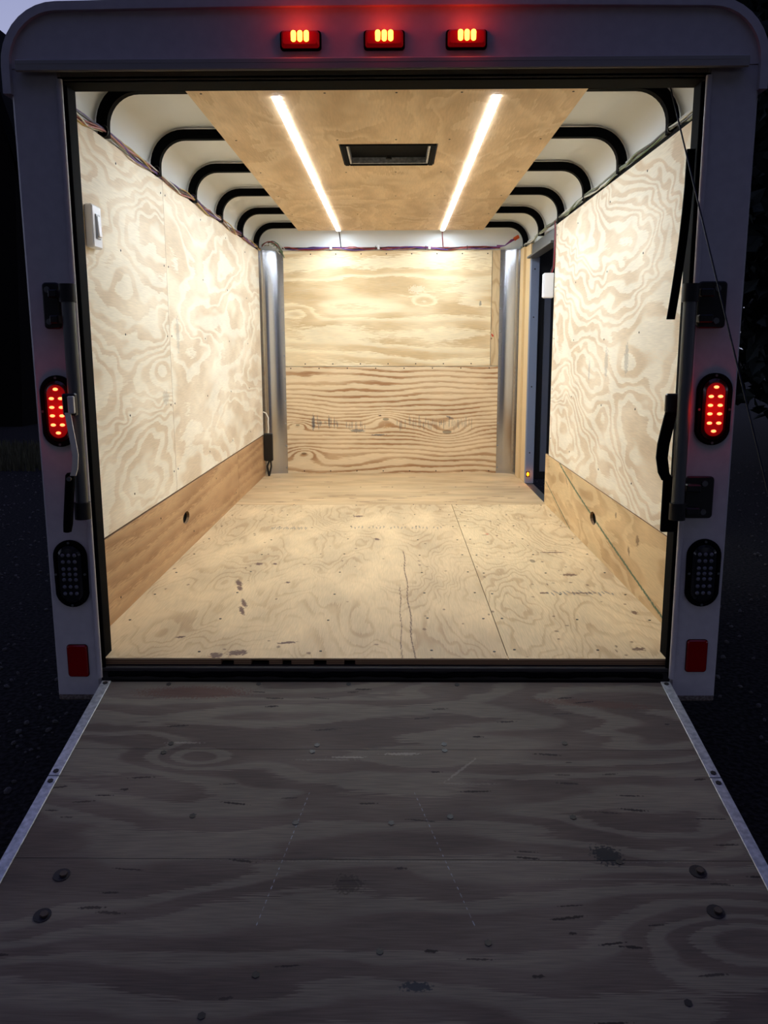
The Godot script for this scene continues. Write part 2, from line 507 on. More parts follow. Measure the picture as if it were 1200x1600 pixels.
	jobs = [
		{"id": "wall_a", "gain": 0.33, "warp": 0.2, "sd": 11, "size": Vector2(1.3, 1.22), "early": cream, "late": tan, "fu": 0.6, "fv": 1.5, "amp": 7, "dark": 0.42, "contrast": 0.75, "knots": [Vector4(0.15, 0.72, 0.05, 1.3), Vector4(0.1, 0.6, 0.06, -1.2), Vector4(0.55, 0.42, 0.07, 1.2)], "marks": [[0.1, 0.83, 0.05, 0.03, gray, 0.3, 0.0]]},
		{"id": "wall_b", "gain": 0.33, "warp": 0.25, "sd": 23, "size": Vector2(2.44, 1.22), "early": cream, "late": tan, "fu": 0.45, "fv": 1.5, "amp": 4.2, "dark": 0.5, "contrast": 0.75, "soft": 0.2, "knots": [Vector4(2.3, 0.55, 0.05, 1.2), Vector4(1.3, 0.3, 0.07, 0.8)], "marks": [[2.3, 0.58, 0.03, 0.08, gray, 0.3, 0.0]]},
		{"id": "wall_c", "gain": 0.3, "warp": 0.22, "vary": 0.4, "sd": 37, "size": Vector2(2.44, 1.22), "early": cream, "late": tan, "fu": 0.5, "fv": 1.35, "amp": 8, "dark": 0.42, "contrast": 0.85, "soft": 0.12, "knots": [Vector4(0.9, 0.42, 0.12, 1.6), Vector4(1.5, 0.7, 0.07, 1.2), Vector4(1.2, 0.9, 0.08, 1.4), Vector4(0.4, 0.75, 0.06, 1.5)], "marks": [[1.5, 0.68, 0.03, 0.06, gray, 0.45, 0.0], [1.2, 0.7, 0.03, 0.06, gray, 0.35, 0.0], [0.9, 0.74, 0.02, 0.05, gray, 0.3, 0.0]]},
		{"id": "front_up", "gain": 0.4, "warp": 0.15, "feather": 0.2, "fibre": 0.07, "sd": 41, "size": Vector2(1.48, 0.76), "early": Color(0.93, 0.855, 0.7), "late": Color(0.82, 0.69, 0.5), "fu": 0.3, "fv": 2.0, "amp": 3.0, "slope": 2.5, "dark": 0.5, "contrast": 0.85, "soft": 0.25, "knots": [Vector4(0.95, 0.33, 0.03, 1.4), Vector4(0.1, 0.4, 0.05, 1.4)], "marks": [[1.33, 0.345, 0.008, 0.016, ink, 0.45, 0.0], [0.9, 0.25, 0.06, 0.025, Color(0.93, 0.88, 0.76), 0.6, 0.0]]},
		{"id": "front_low", "gain": 0.4, "warp": 0.15, "vary": 0.5, "feather": 0.15, "core": true, "sd": 59, "size": Vector2(1.48, 0.74), "px": 700.0, "early": Color(0.89, 0.79, 0.63), "late": Color(0.66, 0.48, 0.32), "fu": 0.5, "fv": 1.6, "amp": 2.8, "slope": 27, "dark": 0.3, "contrast": 0.95, "soft": 0.14, "knots": [Vector4(0.7, 0.36, 0.05, 2.5), Vector4(1.13, 0.45, 0.07, -3.0), Vector4(0.08, 0.4, 0.03, 2.0), Vector4(0.12, 0.6, 0.04, 2.0)], "marks": lo},
		{"id": "floor_l", "gain": 0.38, "warp": 0.2, "vary": 0.8, "feather": 0.12, "sd": 61, "size": Vector2(2.44, 1.22), "px": 600.0, "early": Color(0.81, 0.7, 0.535), "late": Color(0.68, 0.545, 0.385), "fu": 0.55, "fv": 1.8, "amp": 9, "slope": 6, "dark": 0.2, "contrast": 0.5, "blotch": 0.12, "fibre": 0.06, "knots": [Vector4(2.3, 0.2, 0.06, 2.5), Vector4(1.6, 0.25, 0.05, 2.0)], "marks": fl},
		{"id": "floor_r", "gain": 0.35, "warp": 0.2, "vary": 0.6, "core": true, "sd": 67, "size": Vector2(2.44, 0.54), "px": 600.0, "early": Color(0.835, 0.73, 0.56), "late": Color(0.71, 0.575, 0.41), "fu": 0.6, "fv": 1.7, "amp": 9, "dark": 0.22, "contrast": 0.6, "blotch": 0.08, "fibre": 0.08, "knots": [Vector4(2.35, 0.4, 0.02, 2.0), Vector4(1.3, 0.25, 0.06, 2.0)], "marks": fr},
		{"id": "floor_f", "feather": 0.2, "sd": 71, "size": Vector2(1.8, 1.25), "px": 420.0, "early": Color(0.79, 0.67, 0.5), "late": Color(0.71, 0.575, 0.41), "fu": 0.4, "fv": 1.6, "amp": 3, "slope": 4.0, "dark": 0.35, "contrast": 0.6, "blotch": 0.1, "marks": fc},
		{"id": "ceil", "sd": 83, "size": Vector2(2.44, 1.22), "px": 300.0, "early": Color(0.87, 0.765, 0.615), "late": Color(0.8, 0.675, 0.515), "fu": 0.5, "fv": 1.5, "amp": 3, "dark": 0.5, "contrast": 0.8, "soft": 0.3, "marks": []},
		{"id": "kick_l", "warp": 0.1, "feather": 0.25, "sd": 97, "size": Vector2(2.44, 0.28), "early": Color(0.76, 0.61, 0.44), "late": Color(0.65, 0.485, 0.33), "fu": 0.25, "fv": 3.5, "amp": 1.6, "slope": 13, "dark": 0.35, "contrast": 0.8, "soft": 0.3, "fibre": 0.1, "marks": []},
		{"id": "kick_r", "warp": 0.2, "sd": 101, "size": Vector2(2.44, 0.28), "px": 560.0, "early": Color(0.86, 0.745, 0.56), "late": Color(0.75, 0.6, 0.42), "fu": 0.6, "fv": 2.2, "amp": 3.5, "dark": 0.5, "contrast": 0.75, "soft": 0.15, "blotch": 0.1, "marks": kr},
		{"id": "ramp", "gain": 0.4, "warp": 0.2, "vary": 0.45, "feather": 0.12, "sd": 113, "size": Vector2(1.6, 1.06), "px": 900.0, "early": Color(0.43, 0.395, 0.35), "late": Color(0.345, 0.3, 0.272), "fu": 0.4, "fv": 1.7, "amp": 4, "slope": 3, "dark": 0.5, "contrast": 1.1, "soft": 0.1, "fibre": 0.14, "blotch": 0.12, "knots": [Vector4(1.5, 0.84, 0.09, 3.2), Vector4(0.33, 0.33, 0.04, 2.0)], "marks": rp},
	]
	var task := WorkerThreadPool.add_group_task(func(i: int) -> void: veneer(jobs[i]), jobs.size())
	WorkerThreadPool.wait_for_group_task_completion(task)
	for j in jobs:
		T[j.id] = ImageTexture.create_from_image(j.out)
		var m := mat("plywood_" + str(j.id), Color.WHITE, 0.62)
		m.albedo_texture = T[j.id]
		m.metallic_specular = 0.35
	M.plywood_ramp.roughness = 0.78
	# plywood edge: five plies
	var im := Image.create(8, 40, false, Image.FORMAT_RGB8)
	for y in 40:
		im.fill_rect(Rect2i(0, y, 8, 1), Color(0.62, 0.48, 0.32) if (y / 8) % 2 == 0 else Color(0.42, 0.3, 0.19))
	mat("ply_edge", Color.WHITE, 0.8).albedo_texture = ImageTexture.create_from_image(im)

func speckled(called: String, a: Color, b: Color, scale: float, rough: float, bump := 0.0) -> StandardMaterial3D:
	var n := NoiseTexture2D.new()
	n.width = 512
	n.height = 512
	n.seamless = true
	var f := FastNoiseLite.new()
	f.seed = 9
	f.frequency = 0.035
	f.fractal_octaves = 5
	n.noise = f
	var g := Gradient.new()
	g.set_color(0, a)
	g.set_color(1, b)
	n.color_ramp = g
	var m := mat(called, Color.WHITE, rough)
	m.albedo_texture = n
	m.uv1_triplanar = true
	m.uv1_world_triplanar = true
	m.uv1_scale = Vector3.ONE * scale
	if bump > 0.0:
		var n2 := NoiseTexture2D.new()
		n2.width = 512
		n2.height = 512
		n2.seamless = true
		n2.noise = f
		m.heightmap_enabled = true
		m.heightmap_texture = n2
		m.heightmap_scale = bump
	return m

func make_materials() -> void:
	speckled("white_paint", Color(0.735, 0.715, 0.72), Color(0.78, 0.76, 0.76), 1.5, 0.4)
	mat("skin_white", Color(0.85, 0.86, 0.85), 0.45)
	mat("black_steel", Color(0.025, 0.025, 0.03), 0.8).metallic_specular = 0.15
	mat("rubber", Color(0.025, 0.025, 0.027), 0.85).metallic_specular = 0.2
	mat("grime_steel", Color(0.16, 0.14, 0.13), 0.6)
	mat("drip_rail", Color(0.62, 0.6, 0.57), 0.5)
	var al := mat("aluminium", Color(0.7, 0.7, 0.71), 0.2, 1.0)
	al.metallic_specular = 0.5
	speckled("aluminium_worn", Color(0.55, 0.56, 0.58), Color(0.82, 0.83, 0.85), 3.0, 0.45).metallic = 0.8
	speckled("muddy", Color(0.3, 0.25, 0.2), Color(0.6, 0.56, 0.52), 6.0, 0.8)
	mat("zinc", Color(0.36, 0.37, 0.37), 0.45, 0.7)
	mat("dark_iron", Color(0.1, 0.1, 0.1), 0.5, 0.4)
	mat("screw", Color(0.13, 0.11, 0.1), 0.5, 0.4)
	mat("rusty", Color(0.28, 0.23, 0.2), 0.6, 0.5)
	mat("galv_screw", Color(0.6, 0.6, 0.6), 0.35, 0.8)
	mat("plastic_white", Color(0.9, 0.9, 0.92), 0.35)
	mat("switch_grey", Color(0.62, 0.64, 0.68), 0.35)
	mat("plastic_black", Color(0.03, 0.03, 0.03), 0.4)
	mat("pine", Color(0.87, 0.75, 0.55), 0.6)
	mat("jamb_grey", Color(0.45, 0.49, 0.58), 0.4)
	mat("stile_grey", Color(0.3, 0.32, 0.38), 0.5)
	mat("door_dark", Color(0.05, 0.05, 0.06), 0.4)
	mat("reflector_red", Color(0.55, 0.02, 0.03), 0.15)
	mat("lens_dark_red", Color(0.25, 0.01, 0.012), 0.12)
	mat("lens_grey", Color(0.12, 0.125, 0.14), 0.12)
	mat("led_off", Color(0.4, 0.41, 0.44), 0.15)
	mat("webbing_pale", Color(0.88, 0.85, 0.78), 0.6)
	mat("tape_white", Color(0.95, 0.95, 0.97), 0.4)
	glowing("led_white", Color.WHITE, Color(0.92, 0.95, 1.0), 14.0)
	glowing("sleeve_white", Color.WHITE, Color(0.86, 0.9, 1.0), 1.3)
	glowing("led_red", Color(0.8, 0.1, 0.05), Color(1.0, 0.36, 0.2), 8.0)
	glowing("lens_red", Color(0.5, 0.01, 0.01), Color(1.0, 0.0, 0.0), 0.13)
	glowing("id_lens", Color(0.5, 0.01, 0.02), Color(1.0, 0.0, 0.04), 0.08)
	glowing("led_amber_red", Color(0.9, 0.3, 0.1), Color(1.0, 0.66, 0.2), 8.0)
	glowing("amber", Color(0.9, 0.5, 0.1), Color(1.0, 0.55, 0.08), 3.0)
	speckled("asphalt", Color(0.075, 0.072, 0.068), Color(0.235, 0.225, 0.215), 2.2, 0.9, 0.6).metallic_specular = 0.12
	mat("pebble", Color(0.3, 0.285, 0.27), 0.8)
	mat("grass", Color(0.27, 0.26, 0.14), 0.8).cull_mode = BaseMaterial3D.CULL_DISABLED
	mat("bark", Color(0.16, 0.13, 0.11), 0.9)
	mat("leaf", Color(0.12, 0.15, 0.11), 0.8).cull_mode = BaseMaterial3D.CULL_DISABLED
	mat("barn_board", Color(0.07, 0.062, 0.058), 0.95).metallic_specular = 0.1
	mat("barn_roof", Color(0.055, 0.055, 0.057), 0.95).metallic_specular = 0.1
	mat("tyre", Color(0.04, 0.04, 0.04), 0.8)

# ------------------------------------------------------------------ light and camera
func setup_view() -> void:
	var cam := Camera3D.new()
	cam.name = "camera"
	cam.fov = rad_to_deg(2.0 * atan(800.0 / 1336.5))
	cam.basis = Basis(Vector3.UP, 0.0123) * Basis(Vector3.RIGHT, -0.1878) * Basis(Vector3.BACK, -0.0028)
	cam.position = Vector3(0.0128, 0.8549, 2.2902)
	cam.near = 0.05
	cam.far = 300.0
	cam.current = true
	add_child(cam)
	var env := Environment.new()
	env.background_mode = Environment.BG_SKY
	var sky := ProceduralSkyMaterial.new()                             # clear dusk sky, paler towards the horizon
	sky.sky_top_color = Color(0.3, 0.34, 0.58)
	sky.sky_horizon_color = Color(0.82, 0.84, 0.96)
	sky.sky_curve = 0.32
	sky.ground_bottom_color = Color(0.08, 0.08, 0.1)
	sky.ground_horizon_color = Color(0.1, 0.1, 0.12)
	sky.sun_angle_max = 1.0
	sky.energy_multiplier = 1.0
	var s := Sky.new()
	s.sky_material = sky
	env.sky = s
	env.tonemap_mode = Environment.TONE_MAPPER_LINEAR
	env.tonemap_exposure = 1.0
	env.sdfgi_enabled = true
	env.ssao_enabled = true
	env.ssil_enabled = true
	var we := WorldEnvironment.new()
	we.name = "world_environment"
	we.environment = env
	add_child(we)

const STRIP_POWER := 2.2      # energy of each LED strip's light

func area_light(parent: Node, at: Vector3, size: Vector2, energy: float, c: Color) -> void:
	var l := AreaLight3D.new()
	l.name = "strip_light"
	l.area_size = size
	l.light_energy = energy
	l.light_color = c
	l.area_range = 20.0
	l.shadow_enabled = true
	l.position = at
	l.rotation.x = -PI / 2                                             # shines downwards
	parent.add_child(l)

func omni(parent: Node, at: Vector3, energy: float, c: Color, size := 0.01) -> void:
	var l := OmniLight3D.new()
	l.name = "lamp_light"
	l.light_energy = energy
	l.light_color = c
	l.light_size = size
	l.omni_range = 20.0
	l.omni_attenuation = 2.0
	l.shadow_enabled = true
	l.position = at
	parent.add_child(l)

# ------------------------------------------------------------------ the trailer's shell
func screws(parent: Node, pts: Array, n: Vector3, m: Material, r := 0.0045, called := "screws") -> void:
	var st := begin(true)
	for p in pts:
		tube(st, [p - n * 0.004, p + n * 0.0012], r, 6)
	var o := obj(called, st, m, parent)
	o.set_meta("kind", "stuff")

func shell() -> void:
	var edge: Material = M.ply_edge
	# floor
	var fl := thing("floor", "plywood trailer floor of three sheets with dark print and splits", "floor", Vector3.ZERO, "", "structure")
	var sx := 0.3335
	var down := Vector3(0, -0.018, 0)
	sheet("plywood_sheet", Vector3(WL, 0, -2.43), Vector3(0, 0, 2.4), Vector3(sx - 0.0012 - WL, 0, 0), down, M.plywood_floor_l, edge, fl, Rect2(0, 0, 2.4 / 2.44, 1))
	sheet("plywood_sheet", Vector3(sx + 0.0012, 0, -2.43), Vector3(0, 0, 2.4), Vector3(WR - sx - 0.0012, 0, 0), down, M.plywood_floor_r, edge, fl, Rect2(0, 0, 2.4 / 2.44, 1))
	sheet("plywood_sheet", Vector3(WL, 0, ZF), Vector3(WR - WL, 0, 0), Vector3(0, 0, -2.4325 - ZF), down, M.plywood_floor_f, edge, fl)
	# the rear lip of the two long sheets: the top ply runs on over an edge that is notched in five places
	sheet("lip_ply", Vector3(WL, 0, -0.03), Vector3(0, 0, 0.03), Vector3(sx - 0.0012 - WL, 0, 0), Vector3(0, -0.0035, 0), M.plywood_floor_l, M.pine, fl, Rect2(2.4 / 2.44, 0, 0.04 / 2.44, 1))
	sheet("lip_ply", Vector3(sx + 0.0012, 0, -0.03), Vector3(0, 0, 0.03), Vector3(WR - sx - 0.0012, 0, 0), Vector3(0, -0.0035, 0), M.plywood_floor_r, M.pine, fl, Rect2(2.4 / 2.44, 0, 0.04 / 2.44, 1))
	var cuts := [WL, -0.477, -0.441, -0.392, -0.341, -0.304, -0.278, -0.215, -0.179, -0.129, -0.098, WR]
	for k in range(0, cuts.size(), 2):
		sheet("edge_ply", Vector3(cuts[k], -0.0035, -0.0305), Vector3(0, 0, 0.0305), Vector3(cuts[k + 1] - cuts[k], 0, 0), Vector3(0, -0.0145, 0), M.pine, edge, fl)
	boxm("subfloor", Vector3(OL + 0.01, -0.1, ZF - 0.02), Vector3(OR - 0.01, -0.0185, -0.04), M.black_steel, fl, 0.0)
	var pts := []
	for i in 9:
		for x in [-0.84, -0.55, -0.2, 0.12, 0.3, 0.36, 0.6, 0.83]:
			pts.append(Vector3(x, 0, -0.06 - i * 0.295 + 0.012 * sin(x * 30.0 + i)))
	for i in 9: pts.append(Vector3(-0.8 + i * 0.2, 0, -3.05))
	screws(fl, pts, Vector3.UP, M.screw)

	# wall with the light switch
	var wl := thing("wall_left", "pale plywood wall with a light switch and brown kick boards", "wall", Vector3.ZERO, "", "structure")
	var out := Vector3(-0.012, 0, 0)
	sheet("plywood_sheet", Vector3(WL, HT, -1.1935), Vector3(0, 0, 1.13), Vector3(0, KICK - HT + 0.003, 0), out, M.plywood_wall_a, edge, wl, Rect2(0, 0, 1.13 / 1.3, 1))
	sheet("plywood_sheet", Vector3(WL, HT, -3.58), Vector3(0, 0, 2.384), Vector3(0, KICK - HT + 0.003, 0), out, M.plywood_wall_b, edge, wl, Rect2(0.02, 0, 0.977, 1))
	sheet("kick_board", Vector3(WL + 0.003, KICK - 0.002, -2.566), Vector3(0, 0, 2.5), Vector3(0, -KICK + 0.002, 0), out, M.plywood_kick_l, edge, wl, Rect2(0, 0, 1.02, 1), [0.5005, 0.475, 0.058, 0.026, true])
	sheet("kick_board", Vector3(WL + 0.003, KICK - 0.002, -3.6), Vector3(0, 0, 1.03), Vector3(0, -KICK + 0.002, 0), out, M.plywood_kick_l, edge, wl, Rect2(0.3, 0.1, 0.42, 1))
	boxm("slot_backing", Vector3(WL - 0.0135, 0.1, -1.4), Vector3(WL - 0.0095, 0.2, -1.22), M.rubber, wl, 0.0)
	boxm("outer_skin", Vector3(OL, -0.1, ZF - 0.04), Vector3(WL - 0.014, HT + 0.04, -0.03), M.skin_white, wl, 0.0)
	pts = []
	for i in 5:
		for z in [-0.62, -1.16, -1.225, -1.85, -2.45, -3.05]: pts.append(Vector3(WL, 0.36 + i * 0.27 + 0.01 * sin(z * 9.0), z))
	screws(wl, pts, Vector3.RIGHT, M.screw, 0.004)
	pts = []
	for i in 5: pts.append(Vector3(WL + 0.003, 0.06 + 0.16 * (i % 2), -0.4 - i * 0.52))
	screws(wl, pts, Vector3.RIGHT, M.screw, 0.004)

	# wall with the side door
	var wr := thing("wall_right", "pale plywood wall with swirling grain beside the side door opening", "wall", Vector3.ZERO, "", "structure")
	out = Vector3(0.012, 0, 0)
	sheet("plywood_sheet", Vector3(WR, HT, -2.40), Vector3(0, 0, 2.337), Vector3(0, KICK - HT + 0.002, 0), out, M.plywood_wall_c, edge, wr, Rect2(0, 0, 0.958, 1))
	sheet("kick_board", Vector3(WR - 0.003, KICK, -2.48), Vector3(0, 0, 2.414), Vector3(0, -KICK, 0), out, M.plywood_kick_r, edge, wr, Rect2(0, 0, 0.989, 1), [0.49, 0.48, 0.055, 0.027, true])
	boxm("slot_backing", Vector3(WR + 0.0095, 0.1, -1.39), Vector3(WR + 0.0135, 0.2, -1.21), M.rubber, wr, 0.0)
	boxm("outer_skin", Vector3(WR + 0.014, -0.1, -2.47), Vector3(OR, HT + 0.04, -0.03), M.skin_white, wr, 0.0)
	boxm("outer_skin", Vector3(WR + 0.014, -0.1, ZF - 0.04), Vector3(OR, HT + 0.04, -3.21), M.skin_white, wr, 0.0)
	boxm("outer_skin", Vector3(WR + 0.03, 1.45, -3.21), Vector3(OR, HT + 0.04, -2.47), M.skin_white, wr, 0.0)
	boxm("stud", Vector3(WR - 0.002, 0, -3.42), Vector3(WR + 0.013, HT, -3.24), M.pine, wr)
	boxm("stud", Vector3(WR - 0.018, 0, -3.56), Vector3(WR + 0.013, HT, -3.43), M.pine, wr)
	var bm := begin()
	box(bm, Vector3(WR + 0.02, 1.455, -2.82), Vector3(0.03, 0.075, 0.82), 0.004)
	box(bm, Vector3(WR + 0.005, 1.412, -2.82), Vector3(0.06, 0.012, 0.82), 0.002)
	obj("door_header", bm, M.zinc, wr)
	pts = []
	for i in 5:
		for z in [-2.36, -1.85, -1.25, -0.75, -0.3]: pts.append(Vector3(WR, 0.37 + i * 0.265 + 0.012 * sin(z * 7.0), z))
	screws(wr, pts, Vector3.LEFT, M.screw, 0.004)

	# front wall
	var wf := thing("wall_front", "front plywood wall between two rounded aluminium corners", "wall", Vector3.ZERO, "", "structure")
	out = Vector3(0, 0, -0.012)
	sheet("plywood_sheet", Vector3(-0.735, 1.508, ZF), Vector3(1.405, 0, 0), Vector3(0, -0.766, 0), out, M.plywood_front_up, edge, wf, Rect2(0, 0, 0.95, 1))
	sheet("filler_strip", Vector3(0.673, 1.508, ZF - 0.003), Vector3(0, -0.766, 0), Vector3(0.055, 0, 0), out, M.plywood_floor_r, edge, wf, Rect2(0.1, 0.2, 0.3, 0.1))
	sheet("plywood_sheet", Vector3(-0.74, 0.739, ZF + 0.002), Vector3(1.466, 0, 0), Vector3(0, -0.739, 0), out, M.plywood_front_low, edge, wf)
	pts = []
	for i in 8:
		pts.append(Vector3(-0.7 + i * 0.195, 0.728, ZF + 0.002))
		pts.append(Vector3(-0.6 + i * 0.19, 0.758, ZF + 0.001))
		pts.append(Vector3(-0.62 + i * 0.185, 0.016, ZF + 0.002))
		pts.append(Vector3(-0.55 + i * 0.17, 1.485, ZF + 0.001))
	screws(wf, pts, Vector3.BACK, M.screw)
	for side in [-1.0, 1.0]:                                           # rounded sheet-metal corners
		var st := begin(true)
		var rings := []
		var x0: float = -0.735 if side < 0.0 else 0.725
		var x1: float = WL if side < 0.0 else WR - 0.014
		var depth := 0.1
		for k in 13:
			var a := PI / 2 * k / 12
			var x := lerpf(x0, x1, 0.12 + 0.88 * sin(a)) if k > 0 else x0
			var z := ZF + 0.004 + depth * (1.0 - cos(a))
			var n := Vector3(-side * sin(a), 0, cos(a)) * -0.0015
			rings.append([Vector3(x, 0.0, z), Vector3(x, 1.508, z), Vector3(x, 1.508, z) + n, Vector3(x, 0.0, z) + n])
		loft(st, rings, true, true, 2)
		obj("corner_panel", st, M.aluminium, wf)
		pts = []
		for i in 10: pts.append(Vector3(x0 + side * 0.008, 0.04 + i * 0.155, ZF + 0.005))
		screws(wf, pts, Vector3.BACK, M.galv_screw, 0.006, "rivets")
	boxm("outer_skin", Vector3(OL, -0.1, ZF - 0.06), Vector3(OR, HT, ZF - 0.016), M.skin_white, wf, 0.0)
	# white curved skin above the front plywood
	var cv := begin(true)
	var rings2 := []
	for k in 9:
		var a := PI / 2 * k / 8
		var y := 1.5 + 0.165 * sin(a)
		var z := ZF - 0.004 + 0.1 * (1.0 - cos(a))
		rings2.append([Vector3(OL + 0.03, y, z), Vector3(OR - 0.03, y, z), Vector3(OR - 0.03, y + 0.01, z - 0.02), Vector3(OL + 0.03, y + 0.01, z - 0.02)])
	loft(cv, rings2, true, true, 2)
	obj("front_cap_skin", cv, M.skin_white, wf)
	boxm("front_cap", Vector3(OL, 1.5, ZF - 0.06), Vector3(OR, 1.69, ZF - 0.03), M.skin_white, wf, 0.0)

	# roof and ceiling
	var ce := thing("ceiling", "white rounded trailer roof with black ribs and a plywood ceiling panel", "ceiling", Vector3.ZERO, "", "structure")
	var st := begin(true)
	swept(st, arch(-0.913, 0.893, 1.5, 1.672, 0.14), 0.012, 0.0, ZF - 0.02, 0.0)
	obj("roof_skin", st, M.skin_white, ce)
	st = begin(true)
	swept(st, arch(OL, OR, 1.5, 1.69, 0.15, 0.006), 0.002, -0.004, ZF - 0.06, 0.01)
	obj("roof_outer_skin", st, M.skin_white, ce)
	for i in 6:
		st = begin(true)
		var z := -0.505 - i * 0.597
		swept(st, arch(-0.904, 0.884, 1.502, 1.664, 0.13), -0.034, 0.0, z - 0.03, z)
		obj("rib", st, M.black_steel, ce)
	var up := Vector3(0, 0.01, 0)
	sheet("plywood_sheet", Vector3(-0.621, CEIL - 0.002, -2.415), Vector3(0, 0, 2.3), Vector3(1.22, 0, 0), up, M.plywood_ceil, edge, ce, Rect2(0.02, 0, 0.943, 1), [0.4526, 0.5015, 0.187, 0.19, false])
	sheet("plywood_sheet", Vector3(-0.621, CEIL - 0.002, -3.6), Vector3(0, 0, 1.183), Vector3(1.22, 0, 0), up, M.plywood_ceil, edge, ce, Rect2(0.4, 1, 0.485, -1))
	pts = []
	for i in 6:
		for x in [-0.58, -0.2, 0.02, 0.22, 0.56]: pts.append(Vector3(x, CEIL - 0.002, -0.52 - i * 0.597))
	screws(ce, pts, Vector3.DOWN, M.screw, 0.004)
	# top rails over the wall plywood
	boxm("top_rail", Vector3(WL - 0.015, 1.47, ZF), Vector3(WL - 0.013, 1.505, -0.04), M.black_steel, ce, 0.0)
	boxm("top_rail", Vector3(WR - 0.001, 1.493, -2.4), Vector3(WR + 0.03, 1.506, -0.04), M.black_steel, ce, 0.001)

func rear_frame() -> void:
	var tr := thing("cargo_trailer", "white enclosed trailer's rear frame with rounded header and corner posts", "trailer", Vector3(-0.014, GROUND, 0))
	var d := Vector3(0.014, -GROUND, 0)
	var add := func(called: String, st: SurfaceTool, m: Material) -> void:
		var o := obj(called, st, m, tr)
		o.position = d
	# corner posts
	for s in [[OL, -0.812], [0.782, OR]]:
		var st := begin()
		box(st, Vector3((s[0] + s[1]) * 0.5, 0.716, -0.01), Vector3(s[1] - s[0], 1.646, 0.08), 0.006)
		add.call("corner_post", st, M.white_paint)
		st = begin()
		box(st, Vector3((s[0] + s[1]) * 0.5, -0.104, -0.01), Vector3(s[1] - s[0] - 0.004, 0.02, 0.083), 0.004)
		add.call("post_foot", st, M.muddy)
	for x in [-0.812, 0.782]:                                        # rounded white edge between post and jamb
		var ed := begin(true)
		tube(ed, [Vector3(x, -0.045, 0.032), Vector3(x, 1.51, 0.032)], 0.0075, 14)
		add.call("post_edge", ed, M.white_paint)
	# header: rounded at both ends
	var o := arch(OL - 0.004, OR + 0.004, 1.535, 1.672, 0.135, 0.006)
	var st := begin()
	prism(st, o, -0.05, 0.032)
	add.call("header_panel", st, M.white_paint)
	st = begin(true)
	swept(st, arch(OL - 0.01, OR + 0.01, 1.475, 1.678, 0.14, 0.006), -0.016, 0.004, -0.06, 0.045)
	add.call("roof_trim", st, M.white_paint)
	# drip rail and the strip under it
	st = begin()
	box(st, Vector3(-0.02, 1.541, 0.045), Vector3(1.775, 0.014, 0.035), 0.003)
	box(st, Vector3(-0.02, 1.531, 0.058), Vector3(1.775, 0.022, 0.008), 0.003)
	add.call("drip_rail", st, M.drip_rail)
	st = begin()
	box(st, Vector3(-0.015, 1.524, -0.012), Vector3(1.6, 0.026, 0.07), 0.003)
	add.call("header_strip", st, M.drip_rail)
	st = begin()
	box(st, Vector3(-0.015, 1.5125, 0.03), Vector3(1.6, 0.005, 0.012), 0.001)
	add.call("header_bead", st, M.black_steel)
	# black door jambs, sill and seals
	for s in [[-0.814, -0.806], [0.776, 0.784]]:
		st = begin()
		box(st, Vector3((s[0] + s[1]) * 0.5, 0.735, -0.0195), Vector3(s[1] - s[0], 1.555, 0.083), 0.0015)
		add.call("door_jamb", st, M.black_steel)
		st = begin(true)
		var x: float = s[1] + 0.003 if s[0] < 0.0 else s[0] - 0.003
		tube(st, [Vector3(x, -0.03, 0.016), Vector3(x, 1.5, 0.016)], 0.005, 8)
		add.call("door_seal", st, M.rubber)
	st = begin()
	box(st, Vector3(-0.015, 1.51, -0.021), Vector3(1.6, 0.006, 0.08), 0.0015)
	add.call("top_jamb", st, M.black_steel)
	st = begin()
	box(st, Vector3(-0.015, -0.026, 0.0), Vector3(1.6, 0.012, 0.045), 0.002)
	box(st, Vector3(-0.015, -0.052, 0.008), Vector3(1.6, 0.04, 0.02), 0.003)
	add.call("sill", st, M.grime_steel)
	st = begin(true)
	var pts := []
	for i in 60: pts.append(Vector3(-0.79 + i * 1.55 / 59.0, -0.04 + 0.0016 * sin(i * 1.9) + 0.002 * sin(i * 0.5), 0.023))
	tube(st, pts, 0.0075, 6)
	add.call("sill_seal", st, M.rubber)
	# wheels carry it
	for x in [OL - 0.12, OR + 0.12]:
		var wheel := begin(true)
		var rings := []
		for q in [[-0.09, 0.17], [-0.1, 0.24], [-0.085, 0.3], [0.0, 0.312], [0.085, 0.3], [0.1, 0.24], [0.09, 0.17]]:
			var ring := []
			for k in 32: ring.append(Vector3(x + q[0], GROUND + 0.312 + q[1] * sin(TAU * k / 32), -2.0 + q[1] * cos(TAU * k / 32)))
			rings.append(ring)
		loft(wheel, rings, true, true, 0)
		add.call("tyre", wheel, M.tyre)
	st = begin()
	box(st, Vector3(-0.014, GROUND + 0.312, -2.0), Vector3(1.95, 0.06, 0.06), 0.004)
	box(st, Vector3(-0.6, -0.1, -2.0), Vector3(0.06, 0.16, 0.5), 0.004)
	box(st, Vector3(0.57, -0.1, -2.0), Vector3(0.06, 0.16, 0.5), 0.004)
	add.call("axle", st, M.black_steel)

